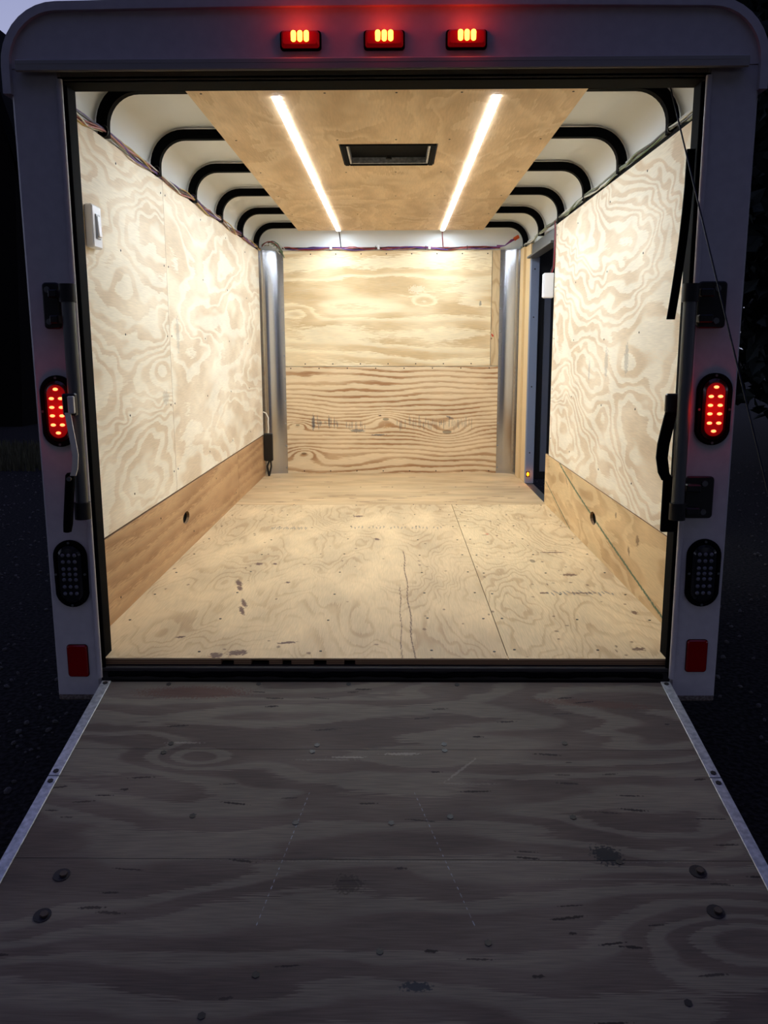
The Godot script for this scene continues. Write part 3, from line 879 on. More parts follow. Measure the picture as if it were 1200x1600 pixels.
func side_door() -> void:
	var dr := thing("door_1", "dark side door standing open beyond the aluminium jamb", "door", Vector3(0, 0, 0), "", "structure")
	boxm("door_jamb", Vector3(WR - 0.004, 0.0, -3.235), Vector3(OR + 0.006, 1.41, -3.19), M.jamb_grey, dr, 0.003)
	boxm("door_jamb", Vector3(WR + 0.014, 0.0, -2.49), Vector3(OR + 0.006, 1.41, -2.47), M.black_steel, dr, 0.003)
	boxm("threshold", Vector3(WR, -0.018, -3.19), Vector3(OR + 0.006, -0.002, -2.47), M.zinc, dr, 0.002)
	boxm("door_leaf", Vector3(OR + 0.012, 0.02, -3.29), Vector3(OR + 0.66, 1.52, -3.25), M.door_dark, dr, 0.004)
	boxm("door_frame", Vector3(OR + 0.05, 0.07, -3.249), Vector3(OR + 0.092, 1.27, -3.238), M.stile_grey, dr, 0.002)
	var st := begin(true)
	for y in [0.25, 0.7, 1.15]: tube(st, [Vector3(OR + 0.008, y - 0.05, -3.24), Vector3(OR + 0.008, y + 0.05, -3.24)], 0.007, 8)
	obj("hinge", st, M.zinc, dr)
	var pts := []
	for y in [0.2, 0.62, 1.05, 1.34]: pts.append(Vector3(WR + 0.02, y, -3.19))
	screws(dr, pts, Vector3.BACK, M.screw, 0.005)
	var a := thing("marker_light", "tiny glowing amber light low on the side door jamb", "light", Vector3(WR + 0.012, 0.062, -3.187))
	st = begin(true)
	var rings := []
	for k in 6:
		var t := PI / 2 * k / 5
		var ring := []
		for j in 12: ring.append(Vector3(0.009 * cos(t) * cos(TAU * j / 12), 0.014 * cos(t) * sin(TAU * j / 12), 0.009 * sin(t)))
		rings.append(ring)
	loft(st, rings, true, true, 0)
	obj("lens_light", st, M.amber, a)
	boxm("base", Vector3(-0.011, -0.017, -0.004), Vector3(0.011, 0.017, 0.001), M.black_steel, a, 0.001)
	omni(a, Vector3(0, 0, 0.02), 0.002, Color(1.0, 0.55, 0.1))

# ------------------------------------------------------------------ ramp
func ramp_door() -> void:
	var r := thing("ramp_door", "weathered grey-brown plywood ramp door folded down to the ground", "ramp", Vector3(-0.014, -0.055, 0.04))
	r.rotation.x = atan(0.2)
	var half := 0.788
	var ss := [0.0, 0.296, 0.656, 1.62]
	for k in 3:
		var a: float = ss[k] + (0.0006 if k else 0.0)
		var b: float = ss[k + 1] - 0.0006
		var m: Material = M.plywood_ramp
		var v0 := a / 1.06
		sheet("deck_board", Vector3(-half + 0.022, 0, a), Vector3(half * 2 - 0.044, 0, 0), Vector3(0, 0, b - a), Vector3(0, -0.018, 0), m, M.grime_steel, r, Rect2(0.02, v0, 0.955, (b - a) / 1.06))
	boxm("steel_frame", Vector3(-half + 0.01, -0.05, 0.01), Vector3(half - 0.01, -0.019, 1.61), M.black_steel, r, 0.002)
	# aluminium angle along both edges, in two lengths
	for s in [-1.0, 1.0]:
		for seg in [[0.0, 0.4], [0.402, 1.62]]:
			var st := begin()
			var w := 0.0
			box(st, Vector3(s * (half - 0.011 + w), 0.002, (seg[0] + seg[1]) * 0.5), Vector3(0.026, 0.004, seg[1] - seg[0]), 0.001)
			box(st, Vector3(s * (half + 0.0005), -0.022, (seg[0] + seg[1]) * 0.5), Vector3(0.003, 0.046, seg[1] - seg[0]), 0.001)
			obj("edge_angle", st, M.aluminium_worn, r)
		var pts := []
		for z in [0.012, 0.385, 0.42, 0.8, 1.2, 1.58]: pts.append(Vector3(s * (half - 0.011), 0.0045, z))
		screws(r, pts, Vector3.UP, M.screw, 0.007)
	# carriage bolts in dark counterbores
	for q in [[-0.649, 0.702], [-0.65, 0.803], [0.643, 0.685], [0.644, 0.786]]:
		var st := begin(true)
		tube(st, [Vector3(q[0], -0.003, q[1]), Vector3(q[0], 0.0015, q[1])], 0.017, 16)
		var b := obj("bolt", st, M.screw, r)
		st = begin(true)
		tube(st, [Vector3(q[0] + 0.004, 0.001, q[1]), Vector3(q[0] + 0.004, 0.006, q[1])], 0.008, 6)
		obj("nut", st, M.rusty, b)
	var pts := []
	for q in [[-0.53, 0.275], [-0.54, 0.31], [-0.165, 0.28], [-0.175, 0.305], [0.15, 0.275], [0.15, 0.3], [0.45, 0.27], [-0.42, 0.53], [-0.19, 0.55], [0.02, 0.55], [0.15, 0.53], [0.42, 0.53], [-0.0, 0.88], [-0.22, 0.93], [0.2, 0.86], [0.49, 0.66], [-0.3, 1.01], [0.53, 0.98], [-0.35, 0.01], [-0.1, 0.01], [0.2, 0.012], [-0.6, 0.012]]:
		pts.append(Vector3(q[0], 0.0, q[1]))
	screws(r, pts, Vector3.UP, M.screw, 0.0075)

func cable() -> void:
	var a := Vector3(0.699, 1.49, 0.0)
	var b := Vector3(0.79, -0.262, 1.21)
	var c := thing("lift_cable", "thin dark steel cable running from the header to the ramp edge", "cable", b)
	var st := begin(true)
	var pts := []
	for i in 25:
		var t := i / 24.0
		pts.append(a.lerp(b, t) - b - Vector3(0, 0.006 * sin(PI * t), 0))
	tube(st, pts, 0.0022, 6)
	obj("wire_rope", st, M.dark_iron, c)
	st = begin(true)
	tube(st, [Vector3(0.0, -0.03, 0.01), Vector3(0, 0.012, -0.008)], 0.007, 8)
	obj("eye_bolt", st, M.zinc, c)

# ------------------------------------------------------------------ lamps
func led_strip(x0: float, x1: float, label: String) -> void:
	var z0 := -0.545
	var z1 := -3.58
	var y := CEIL - 0.002
	var mid := Vector3((x0 + x1) * 0.5, y, (z0 + z1) * 0.5)
	var s := thing("led_strip", label, "light strip", mid, "white strips along the ceiling panel")
	var len := absf(z1 - z0)
	boxm("tape", Vector3(-0.008, -0.003, -len * 0.5), Vector3(0.008, 0, len * 0.5), M.sleeve_white, s, 0.001)
	var st := begin()
	box(st, Vector3.ZERO, Vector3(0.027, 0.007, 0.03), 0.003)
	st.generate_normals()
	var led := st.commit()
	var n := 66
	for i in n: inst("led", led, M.led_white, s, Vector3(0.0, -0.0055, -len * 0.5 + (i + 0.5) * len / n))
	area_light(s, Vector3(0, -0.0115, 0), Vector2(0.014, len), STRIP_POWER, Color(0.86, 0.93, 1.0))

func oval_lamp(called: String, label: String, c: Vector3, lit: bool) -> void:
	var o := thing(called, label, "light", c, "oval lamps on the rear posts" if false else "")
	var st := begin(true)
	loft(st, [stadium(Vector3.ZERO, 0.046, 0.094, 0.0, 32), stadium(Vector3.ZERO, 0.046, 0.094, 0.006, 32), stadium(Vector3.ZERO, 0.042, 0.09, 0.011, 32), stadium(Vector3.ZERO, 0.036, 0.084, 0.011, 32), stadium(Vector3.ZERO, 0.034, 0.082, 0.006, 32)])
	obj("bezel", st, M.rubber, o)
	st = begin(true)
	loft(st, [stadium(Vector3.ZERO, 0.033, 0.081, 0.004, 32), stadium(Vector3.ZERO, 0.032, 0.08, 0.01, 32), stadium(Vector3.ZERO, 0.026, 0.073, 0.0135, 32), stadium(Vector3.ZERO, 0.012, 0.058, 0.015, 32)])
	obj("lens", st, M.lens_dark_red if lit else M.lens_grey, o)
	if lit:
		st = begin(true)
		loft(st, [stadium(Vector3.ZERO, 0.025, 0.07, 0.0125, 32), stadium(Vector3.ZERO, 0.024, 0.069, 0.0152, 32), stadium(Vector3.ZERO, 0.014, 0.059, 0.0156, 32)])
		obj("reflector_light", st, M.lens_red, o)
	for k in 4:
		var a := PI / 2 * k
		st = begin(true)
		var p := Vector3(0.0395 * cos(a), 0.0875 * sin(a), 0.01)
		tube(st, [p, p + Vector3(0, 0, 0.0025)], 0.0035, 8)
		obj("screw", st, M.zinc, o)
	var spots := []
	if lit:
		for q in [[0, 0.058], [-0.012, 0.034], [0.012, 0.034], [-0.0125, 0.011], [0.0125, 0.011], [-0.0125, -0.011], [0.0125, -0.011], [-0.012, -0.035], [0.012, -0.035], [0, -0.056]]: spots.append(q)
	else:
		for r in [0.054, 0.036, 0.016, 0.001, -0.014, -0.034, -0.053]:
			for x in [-0.016, 0.0, 0.016]: spots.append([x, r])
	st = begin(true)
	var rings := []
	var rad := 0.0056
	for k in 4:
		var t := PI / 2 * k / 4
		var ring := []
		for j in 10: ring.append(Vector3(rad * (1.25 if lit else 1.0) * cos(t) * cos(TAU * j / 10), rad * (0.72 if lit else 1.0) * cos(t) * sin(TAU * j / 10), 0.0045 * sin(t)))
		rings.append(ring)
	loft(st, rings, true, true, 0)
	st.generate_normals()
	var led := st.commit()
	for q in spots: inst("led", led, M.led_red if lit else M.led_off, o, Vector3(q[0], q[1], 0.0152))
	if lit: omni(o, Vector3(0, 0, 0.05), 0.0025, Color(1.0, 0.1, 0.05), 0.03)

func id_lamp(x: float, label: String) -> void:
	var o := thing("clearance_light", label, "light", Vector3(x, 1.592, 0.032), "red clearance lights on the header")
	var st := begin(true)
	loft(st, [rrect(Vector3.ZERO, 0.05, 0.022, 0.008, 0.0), rrect(Vector3.ZERO, 0.05, 0.022, 0.008, 0.008), rrect(Vector3.ZERO, 0.046, 0.018, 0.007, 0.011)])
	obj("base", st, M.rubber, o)
	st = begin(true)
	loft(st, [rrect(Vector3.ZERO, 0.046, 0.0185, 0.006, 0.009), rrect(Vector3.ZERO, 0.045, 0.0175, 0.006, 0.021), rrect(Vector3.ZERO, 0.041, 0.0135, 0.006, 0.026)])
	obj("lens_light", st, M.id_lens, o)
	for k in [-1, 0, 1]:
		st = begin(true)
		loft(st, [stadium(Vector3(k * 0.0155, 0.004, 0), 0.0068, 0.0135, 0.025, 16), stadium(Vector3(k * 0.0155, 0.004, 0), 0.0052, 0.0115, 0.0285, 16), stadium(Vector3(k * 0.0155, 0.004, 0), 0.002, 0.006, 0.0298, 16)])
		obj("led", st, M.led_amber_red, o)
	omni(o, Vector3(0, 0.016, 0.045), 0.0035, Color(1.0, 0.06, 0.06), 0.02)

func lamps() -> void:
	led_strip(-0.353, -0.353, "glowing white LED strip on the ceiling nearer the light switch wall")
	led_strip(0.33, 0.33, "glowing white LED strip on the ceiling nearer the side door wall")
	oval_lamp("tail_light", "lit red oval tail light partly covered by the bar with the pale strap", Vector3(-0.872, 0.697, 0.032), true)
	oval_lamp("tail_light", "lit red oval tail light fully uncovered beside the cable", Vector3(0.846, 0.699, 0.032), true)
	oval_lamp("reverse_light", "unlit grey oval lamp below the black lever handle", Vector3(-0.87, 0.255, 0.032), false)
	oval_lamp("reverse_light", "unlit grey oval lamp below the lower black bracket of the bar", Vector3(0.848, 0.258, 0.032), false)
	id_lamp(-0.214, "lit red clearance light on the header above the strip nearer the light switch wall")
	id_lamp(-0.011, "lit red clearance light in the middle of the header between two others")
	id_lamp(0.188, "lit red clearance light on the header above the strip nearer the side door wall")
	for q in [[-0.87, 0.004, "dark red rectangular reflector on the post below the lever handle"], [0.847, 0.021, "dark red rectangular reflector on the post below the cable"]]:
		var o := thing("reflector", q[2], "reflector", Vector3(q[0], q[1], 0.031))
		var st := begin(true)
		loft(st, [rrect(Vector3.ZERO, 0.028, 0.046, 0.008, 0.0), rrect(Vector3.ZERO, 0.028, 0.046, 0.008, 0.004), rrect(Vector3.ZERO, 0.025, 0.043, 0.007, 0.0065)])
		obj("lens", st, M.reflector_red, o)
		st = begin(true)
		loft(st, [rrect(Vector3.ZERO, 0.0295, 0.0475, 0.009, -0.0005), rrect(Vector3.ZERO, 0.0295, 0.0475, 0.009, 0.002)])
		obj("backing", st, M.lens_dark_red, o)

# ------------------------------------------------------------------ hardware on the posts
func hinge_plate(parent: Node, c: Vector3, hw: float, hh: float, toward: float) -> void:
	var st := begin(true)
	loft(st, [rrect(c, hw, hh, 0.01, c.z), rrect(c, hw, hh, 0.01, c.z + 0.006), rrect(c, hw - 0.003, hh - 0.003, 0.008, c.z + 0.009)])
	var p := obj("bracket", st, M.dark_iron, parent)
	for y in [hh * 0.5, -hh * 0.6]:
		st = begin()
		box(st, Vector3(c.x + toward * (hw * 0.6), c.y + y, c.z + 0.02), Vector3(hw * 1.0, 0.02, 0.03), 0.003)
		obj("bracket_arm", st, M.dark_iron, p)
	for s in [-1.0, 1.0]:
		st = begin(true)
		tube(st, [c + Vector3(-toward * hw * 0.3, s * (hh - 0.018), 0.008), c + Vector3(-toward * hw * 0.3, s * (hh - 0.018), 0.015)], 0.008, 8)
		obj("bolt", st, M.zinc, p)

func bar(label: String, x: float, y0: float, y1: float, s: float) -> Node3D:
	var o := thing("lock_bar", label, "bar", Vector3(x, y0, 0.07))
	var st := begin(true)
	tube(st, [Vector3(0, 0.02, 0), Vector3(0, y1 - y0 - 0.02, 0)], 0.0165, 16)
	obj("tube", st, M.zinc, o)
	for y in [0.0, y1 - y0 - 0.045]:
		st = begin(true)
		tube(st, [Vector3(0, y, 0), Vector3(0, y + 0.003, 0), Vector3(0, y + 0.042, 0), Vector3(0, y + 0.045, 0)], 0.021, 16)
		obj("end_cap", st, M.dark_iron, o)
	return o

func hardware() -> void:
	# wall-switch side
	var b := bar("grey lock bar with a pale strap hanging over the red tail light", -0.814, 0.415, 1.02, -1.0)
	hinge_plate(b, Vector3(-0.05, 0.552, -0.026), 0.022, 0.058, 1.0)
	var l := thing("lever_handle", "black lever handle hanging from a pale curved strap on the bar", "handle", Vector3(-0.85, 0.387, 0.114))
	var st := begin()
	box(st, Vector3(0.044, 0.332, 0.004), Vector3(0.016, 0.044, 0.012), 0.002)
	obj("catch", st, M.webbing_pale, l)
	st = begin()
	box(st, Vector3(0.036, 0.332, -0.008), Vector3(0.034, 0.056, 0.02), 0.003)
	obj("catch_housing", st, M.dark_iron, l)
	var path := [Vector3(0.034, 0.312, 0.006), Vector3(0.039, 0.28, 0.01), Vector3(0.044, 0.24, 0.01), Vector3(0.047, 0.205, 0.008), Vector3(0.042, 0.17, 0.004), Vector3(0.034, 0.15, 0.0)]
	st = begin()
	var rings := []
	for p in path: rings.append([p + Vector3(-0.0075, 0, -0.002), p + Vector3(0.0075, 0, -0.002), p + Vector3(0.0075, 0, 0.002), p + Vector3(-0.0075, 0, 0.002)])
	loft(st, rings, true, true, 2)
	obj("strap", st, M.webbing_pale, l)
	st = begin(true)
	var hp := []
	for q in [[0.024, 0.156, 0.009], [0.023, 0.15, 0.0125], [0.016, 0.09, 0.0125], [0.008, 0.02, 0.0125], [0.005, 0.0, 0.0105], [0.0045, -0.002, 0.005]]:
		var ring := []
		for k in 16:
			var a := TAU * k / 16
			ring.append(Vector3(q[0] + q[2] * cos(a), q[1], -0.01 + q[2] * 0.9 * sin(a)))
		hp.append(ring)
	loft(st, hp, true, true, 0)
	obj("lever", st, M.rubber, l)
	st = begin(true)
	tube(st, [Vector3(0.024, 0.142, 0.0), Vector3(0.024, 0.142, 0.007)], 0.006, 10)
	obj("pivot", st, M.zinc, l)
	# side-door side
	b = bar("grey lock bar with two black brackets beside the uncovered tail light", 0.757, 0.412, 1.015, 1.0)
	hinge_plate(b, Vector3(0.062, 0.552, -0.026), 0.036, 0.058, -1.0)
	hinge_plate(b, Vector3(0.061, 0.056, -0.026), 0.038, 0.056, -1.0)
	# black strap
	var s := thing("door_strap", "bowed black strap hanging beside the grey lock bar", "strap", Vector3(0.745, 0.372, 0.036))
	st = begin()
	box(st, Vector3(-0.002, 0.343, 0.0), Vector3(0.046, 0.05, 0.018), 0.004)
	obj("clip", st, M.plastic_black, s)
	st = begin(true)
	rings = []
	for q in [[-0.008, 0.325, 0.016], [-0.016, 0.28, 0.017], [-0.024, 0.235, 0.017], [-0.026, 0.2, 0.0165], [-0.019, 0.16, 0.016], [-0.008, 0.14, 0.016]]:
		rings.append([Vector3(q[0] - q[2] * 0.9, q[1], -0.004), Vector3(q[0] + q[2] * 0.9, q[1], -0.004), Vector3(q[0] + q[2] * 0.9, q[1], 0.004), Vector3(q[0] - q[2] * 0.9, q[1], 0.004)])
	loft(st, rings, true, true, 2)
	obj("webbing", st, M.rubber, s)
	st = begin()
	box(st, Vector3(0.002, 0.075, 0.0), Vector3(0.042, 0.15, 0.012), 0.003)
	obj("flap", st, M.rubber, s)
	# loose weatherstrip
	var w := thing("loose_weatherstrip", "black rubber weatherstrip peeled away from the door jamb above the bar", "weatherstrip", Vector3(0.75, 0.93, -0.012))
	st = begin()
	rings = []
	for q in [[0.013, 0.42], [0.0125, 0.33], [0.01, 0.27], [0.006, 0.2], [-0.001, 0.12], [-0.007, 0.06], [-0.014, 0.0]]:
		rings.append([Vector3(q[0] - 0.0105, q[1], -0.003), Vector3(q[0] + 0.0105, q[1], -0.003), Vector3(q[0] + 0.0105, q[1], 0.003), Vector3(q[0] - 0.0105, q[1], 0.003)])
	loft(st, rings, true, true, 2)
	obj("rubber_strip", st, M.rubber, w)

# ------------------------------------------------------------------ things inside
func bundle(called: String, label: String, a: Vector3, b: Vector3, cols: Array, spread: float, sag: float, ties: Array, sd: int) -> Node3D:
	var o := thing(called, label, "wires", (a + b) * 0.5)
	rng.seed = sd
	var d := (b - a).normalized()
	var s := d.cross(Vector3.UP).normalized()
	var steps := 90
	for c in cols:
		var ph := rng.randf() * TAU
		var tw := rng.randf_range(14.0, 26.0) * (1.0 if rng.randf() < 0.5 else -1.0)
		var rr := rng.randf_range(0.3, 1.0) * spread
		var pts := []
		for i in steps + 1:
			var t := float(i) / steps
			var pinch := 1.0
			var hang := 0.0
			for k in ties.size() - 1:
				if t >= ties[k] and t <= ties[k + 1]:
					var q: float = (t - ties[k]) / (ties[k + 1] - ties[k])
					pinch = 0.55 + 0.45 * sin(PI * q)
					hang = sag * sin(PI * q)
			var w := ph + tw * t + 0.6 * sin(t * 40.0 + ph)
			pts.append(a.lerp(b, t) - o.position + (s * cos(w) * 0.7 + Vector3.UP * sin(w)) * rr * pinch + Vector3.DOWN * hang * rng.randf_range(0.8, 1.1))
		var st := begin(true)
		tube(st, pts, c[1], 5)
		obj("wire", st, wire_mat(c[0]), o)
	for t in ties:
		if t <= 0.01 or t >= 0.99: continue
		var st := begin(true)
		var p := a.lerp(b, t) - o.position
		var ring := []
		for k in 15: ring.append(p + (s * cos(TAU * k / 14) * 0.75 + Vector3.UP * sin(TAU * k / 14)) * spread * 1.05)
		tube(st, ring, 0.0022, 5, false)
		obj("cable_tie", st, M.plastic_black, o)
	return o

func wire_mat(c: Color) -> Material:
	var key := "wire_" + c.to_html(false)
	if not M.has(key): mat(key, c, 0.45)
	return M[key]

func wiring() -> void:
	var red := Color(0.5, 0.12, 0.1)
	var brown := Color(0.42, 0.24, 0.16)
	var pink := Color(0.68, 0.42, 0.4)
	var yellow := Color(0.72, 0.6, 0.3)
	var green := Color(0.3, 0.4, 0.25)
	var violet := Color(0.35, 0.22, 0.5)
	var black := Color(0.06, 0.06, 0.07)
	var white := Color(0.8, 0.8, 0.76)
	var ties := [0.0]
	for i in 6: ties.append((0.505 + i * 0.597 - 0.1) / 3.55)
	ties.append(1.0)
	bundle("wire_bundle", "twisted red, brown and yellow wires along the top of the light switch wall", Vector3(WL + 0.006, 1.517, -0.1), Vector3(WL + 0.006, 1.515, -3.62), [[brown, 0.0035], [red, 0.003], [pink, 0.003], [yellow, 0.003], [violet, 0.0032], [black, 0.0032], [white, 0.0026], [brown, 0.0035], [pink, 0.003]], 0.016, 0.01, ties, 3)
	bundle("wire_bundle", "grey-green wires along the top of the side door wall", Vector3(WR - 0.006, 1.516, -0.1), Vector3(WR - 0.006, 1.514, -3.62), [[Color(0.45, 0.5, 0.38), 0.0035], [white, 0.0035], [Color(0.5, 0.52, 0.45), 0.004], [green, 0.003], [black, 0.0035]], 0.012, 0.006, ties, 5)
	bundle("wire_bundle", "red, violet and black wires along the top of the front wall", Vector3(-0.74, 1.523, ZF + 0.012), Vector3(0.72, 1.523, ZF + 0.012), [[red, 0.0035], [violet, 0.0035], [black, 0.0035], [red, 0.003], [violet, 0.003], [black, 0.003], [pink, 0.003]], 0.012, 0.004, [0.0, 0.22, 0.43, 0.66, 0.85, 1.0], 8)
	for x in [-0.42, -0.1, 0.24]:
		boxm("cable_clip", Vector3(x, 1.512, ZF + 0.003), Vector3(x + 0.016, 1.54, ZF + 0.028), M.plastic_white, self, 0.003)
		var c := get_child(get_child_count() - 1)
		tag(c, "small white cable clip holding the wires on the front wall", "clip", "white clips on the front wires")
	# loose tangle in the corner over the aluminium panel
	var o := thing("wire_tangle", "knot of green and white wires above the aluminium corner by the switch wall", "wires", Vector3(-0.8, 1.52, -3.58))
	rng.seed = 21
	for i in 8:
		var pts := []
		var p := Vector3(rng.randf_range(-0.07, 0.02), rng.randf_range(-0.01, 0.02), rng.randf_range(-0.05, 0.03))
		var c1 := Vector3(rng.randf_range(-0.05, 0.06), rng.randf_range(0.03, 0.08), rng.randf_range(-0.02, 0.03))
		var q := Vector3(rng.randf_range(0.02, 0.09), rng.randf_range(-0.07, 0.03), rng.randf_range(-0.05, 0.0))
		for k in 13:
			var t := k / 12.0
			pts.append(p.lerp(c1, t).lerp(c1.lerp(q, t), t))
		var st := begin(true)
		tube(st, pts, 0.003, 5)
		obj("wire", st, wire_mat([green, white, Color(0.55, 0.55, 0.4), black, brown, green, white, red][i]), o)
	o = thing("wire_tangle", "orange wire connector with violet leads above the aluminium corner by the side door", "wires", Vector3(0.8, 1.535, -3.57))
	for i in 3:
		var st := begin(true)
		tube(st, [Vector3(-0.11, -0.02 + 0.006 * i, -0.02), Vector3(-0.06, -0.012, 0.0), Vector3(-0.02, 0.012 + 0.006 * i, 0.01), Vector3(0.01, 0.03, 0.0)], 0.0035, 5)
		obj("wire", st, wire_mat([violet, red, violet][i]), o)
	var st := begin(true)
	tube(st, [Vector3(0.0, 0.026, 0.0), Vector3(0.006, 0.032, 0.0), Vector3(0.026, 0.044, 0.0), Vector3(0.03, 0.046, 0.0)], 0.012, 8)
	obj("connector", st, wire_mat(Color(0.85, 0.35, 0.12)), o)
	# leads from the strips down to the front wires
	for q in [[-0.353, black, "short dark wire dropping from the strip nearer the light switch wall"], [0.33, red, "short red wire dropping from the strip nearer the side door wall"]]:
		var p := [Vector3(0, 0.1, 0.09), Vector3(0.001, 0.094, 0.05), Vector3(0.003, 0.07, 0.02), Vector3(0.008, 0.02, 0.006), Vector3(0.01, 0.0, 0.002)]
		st = begin(true)
		tube(st, p, 0.0032, 6)
		var w := obj("strip_lead", st, wire_mat(q[1]), self)
		w.position = Vector3(q[0], 1.526, ZF + 0.012)
		tag(w, q[2], "wire")

func fittings() -> void:
	# light switch
	var s := thing("light_switch", "white rocker light switch on the plywood wall near the door frame", "switch", Vector3(WL, 1.212, -0.335))
	var st := begin()
	box(st, Vector3(0.012, 0, 0), Vector3(0.024, 0.122, 0.078), 0.004)
	obj("plate", st, M.plastic_white, s)
	st = begin()
	box(st, Vector3(0.0255, 0, 0), Vector3(0.004, 0.07, 0.034), 0.001)
	var r := obj("rocker_frame", st, M.switch_grey, s)
	st = begin()
	box(st, Vector3(0.0285, 0, 0), Vector3(0.006, 0.06, 0.026), 0.002, Basis(Vector3.BACK, 0.07))
	obj("rocker", st, M.plastic_white, r)
	# white sensor box with its lead
	s = thing("alarm_box", "small white plastic box on the plywood edge beside the side door", "box", Vector3(WR - 0.028, 1.187, -2.425))
	st = begin()
	box(st, Vector3(0.0, 0, 0), Vector3(0.054, 0.128, 0.045), 0.004)
	obj("case", st, M.plastic_white, s)
	st = begin()
	box(st, Vector3(-0.0285, -0.001, 0), Vector3(0.003, 0.118, 0.036), 0.001)
	obj("lid", st, M.plastic_white, s)
	st = begin(true)
	tube(st, [Vector3(0.012, 0.06, 0.01), Vector3(0.02, 0.09, 0.034), Vector3(0.022, 0.2, 0.034), Vector3(0.022, 0.27, 0.032), Vector3(0.02, 0.33, 0.03)], 0.003, 6)
	obj("lead", st, wire_mat(Color(0.6, 0.2, 0.25)), s)
	st = begin(true)
	tube(st, [Vector3(0.006, 0.06, 0.006), Vector3(0.018, 0.1, 0.026), Vector3(0.02, 0.2, 0.024), Vector3(0.021, 0.27, 0.024), Vector3(0.02, 0.33, 0.022)], 0.0028, 6)
	obj("lead", st, wire_mat(Color(0.12, 0.05, 0.08)), s)
	# black power supply hanging in the corner
	s = thing("power_supply", "black power supply hanging in the corner behind the kick board", "power supply", Vector3(-0.848, 0.2, -3.535))
	st = begin()
	box(st, Vector3.ZERO, Vector3(0.06, 0.19, 0.035), 0.006)
	obj("case", st, M.plastic_black, s)
	st = begin(true)
	tube(st, [Vector3(0.005, -0.09, 0), Vector3(-0.012, -0.13, 0.002), Vector3(-0.005, -0.17, 0.004), Vector3(0.0, -0.198, 0.006)], 0.007, 8)
	tube(st, [Vector3(0.012, -0.09, 0), Vector3(0.016, -0.13, 0.002), Vector3(0.008, -0.17, 0.004), Vector3(0.0, -0.198, 0.006)], 0.006, 8)
	obj("cord", st, M.plastic_black, s)
	st = begin(true)
	tube(st, [Vector3(0.0, 0.09, 0), Vector3(0.004, 0.13, 0.002), Vector3(0.002, 0.17, 0.004), Vector3(0.004, 0.2, 0), Vector3(-0.012, 0.232, -0.002), Vector3(-0.03, 0.24, -0.004)], 0.004, 8)
	obj("hanger_cord", st, M.webbing_pale, s)
	# roof vent
	s = thing("roof_vent", "square black framed roof vent in the plywood ceiling", "vent", Vector3(-0.0095, CEIL, -1.374))
	st = begin()
	for k in [-1.0, 1.0]:
		box(st, Vector3(k * 0.176, 0.004, 0), Vector3(0.02, 0.022, 0.372), 0.003)
		box(st, Vector3(0, 0.004, k * 0.176), Vector3(0.332, 0.022, 0.02), 0.003)
	obj("trim_ring", st, M.rubber, s)
	st = begin()
	for k in [-1.0, 1.0]:
		box(st, Vector3(k * 0.16, 0.012, 0), Vector3(0.008, 0.03, 0.33), 0.001)
		box(st, Vector3(0, 0.012, k * 0.16), Vector3(0.312, 0.03, 0.008), 0.001)
	obj("inner_frame", st, M.aluminium_worn, s)
	st = begin()
	box(st, Vector3(0, 0.024, 0), Vector3(0.312, 0.006, 0.312), 0.002)
	obj("lid", st, M.rubber, s)
	st = begin(true)
	tube(st, [Vector3(0, 0.022, -0.13), Vector3(0, 0.008, -0.13)], 0.012, 12)
	obj("crank_knob", st, M.plastic_black, s)

# ------------------------------------------------------------------ outside
func leaves(called: String, parent: Node, n: int, c: Vector3, rad: Vector3, size: float, sd: int) -> void:
	rng.seed = sd
	var st := begin()
	for q in [[Vector3(-0.5, 0, 0), Vector3(0, 0.1, -0.32), Vector3(0.5, 0, 0)], [Vector3(-0.5, 0, 0), Vector3(0.5, 0, 0), Vector3(0, 0.1, 0.32)]]:
		for p in q: vtx(st, p)
	st.generate_normals()
	var mm := MultiMesh.new()
	mm.transform_format = MultiMesh.TRANSFORM_3D
	mm.mesh = st.commit()
	mm.instance_count = n
	for i in n:
		var d := Vector3(rng.randfn(), rng.randfn(), rng.randfn()).normalized() * pow(rng.randf(), 0.4)
		var b := Basis.from_euler(Vector3(rng.randf() * TAU, rng.randf() * TAU, rng.randf() * TAU)).scaled(Vector3.ONE * size * rng.randf_range(0.6, 1.3))
		mm.set_instance_transform(i, Transform3D(b, c + d * rad))
	var o := MultiMeshInstance3D.new()
	o.name = called
	o.multimesh = mm
	o.material_override = M.leaf
	o.set_meta("kind", "stuff")
	parent.add_child(o, true)

func tree(at: Vector3, h: float, w: float, n: int, label: String, sd: int, size := 0.34, group := "trees around the drive") -> void:
	var t := thing("tree", label, "tree", at, group)
	var st := begin(true)
	var rings := []
	for q in [[0.0, 0.2], [0.3, 0.15], [h * 0.45, 0.11], [h * 0.9, 0.03]]:
		var ring := []
		for k in 10: ring.append(Vector3(q[1] * cos(TAU * k / 10) + 0.05 * sin(q[0]), q[0], q[1] * sin(TAU * k / 10)))
		rings.append(ring)
	loft(st, rings, true, true, 0)
	obj("trunk", st, M.bark, t)
	for i in 5:
		st = begin(true)
		var a := i * 2.4 + sd
		var y := h * (0.3 + 0.1 * i)
		tube(st, [Vector3(0, y, 0), Vector3(cos(a) * w * 0.35, y + h * 0.1, sin(a) * w * 0.35), Vector3(cos(a) * w * 0.7, y + h * 0.16, sin(a) * w * 0.7)], 0.04, 6)
		obj("branch", st, M.bark, t)
	leaves("foliage", t, n, Vector3(0, h * 0.56, 0), Vector3(w, h * 0.5, w), size, sd)

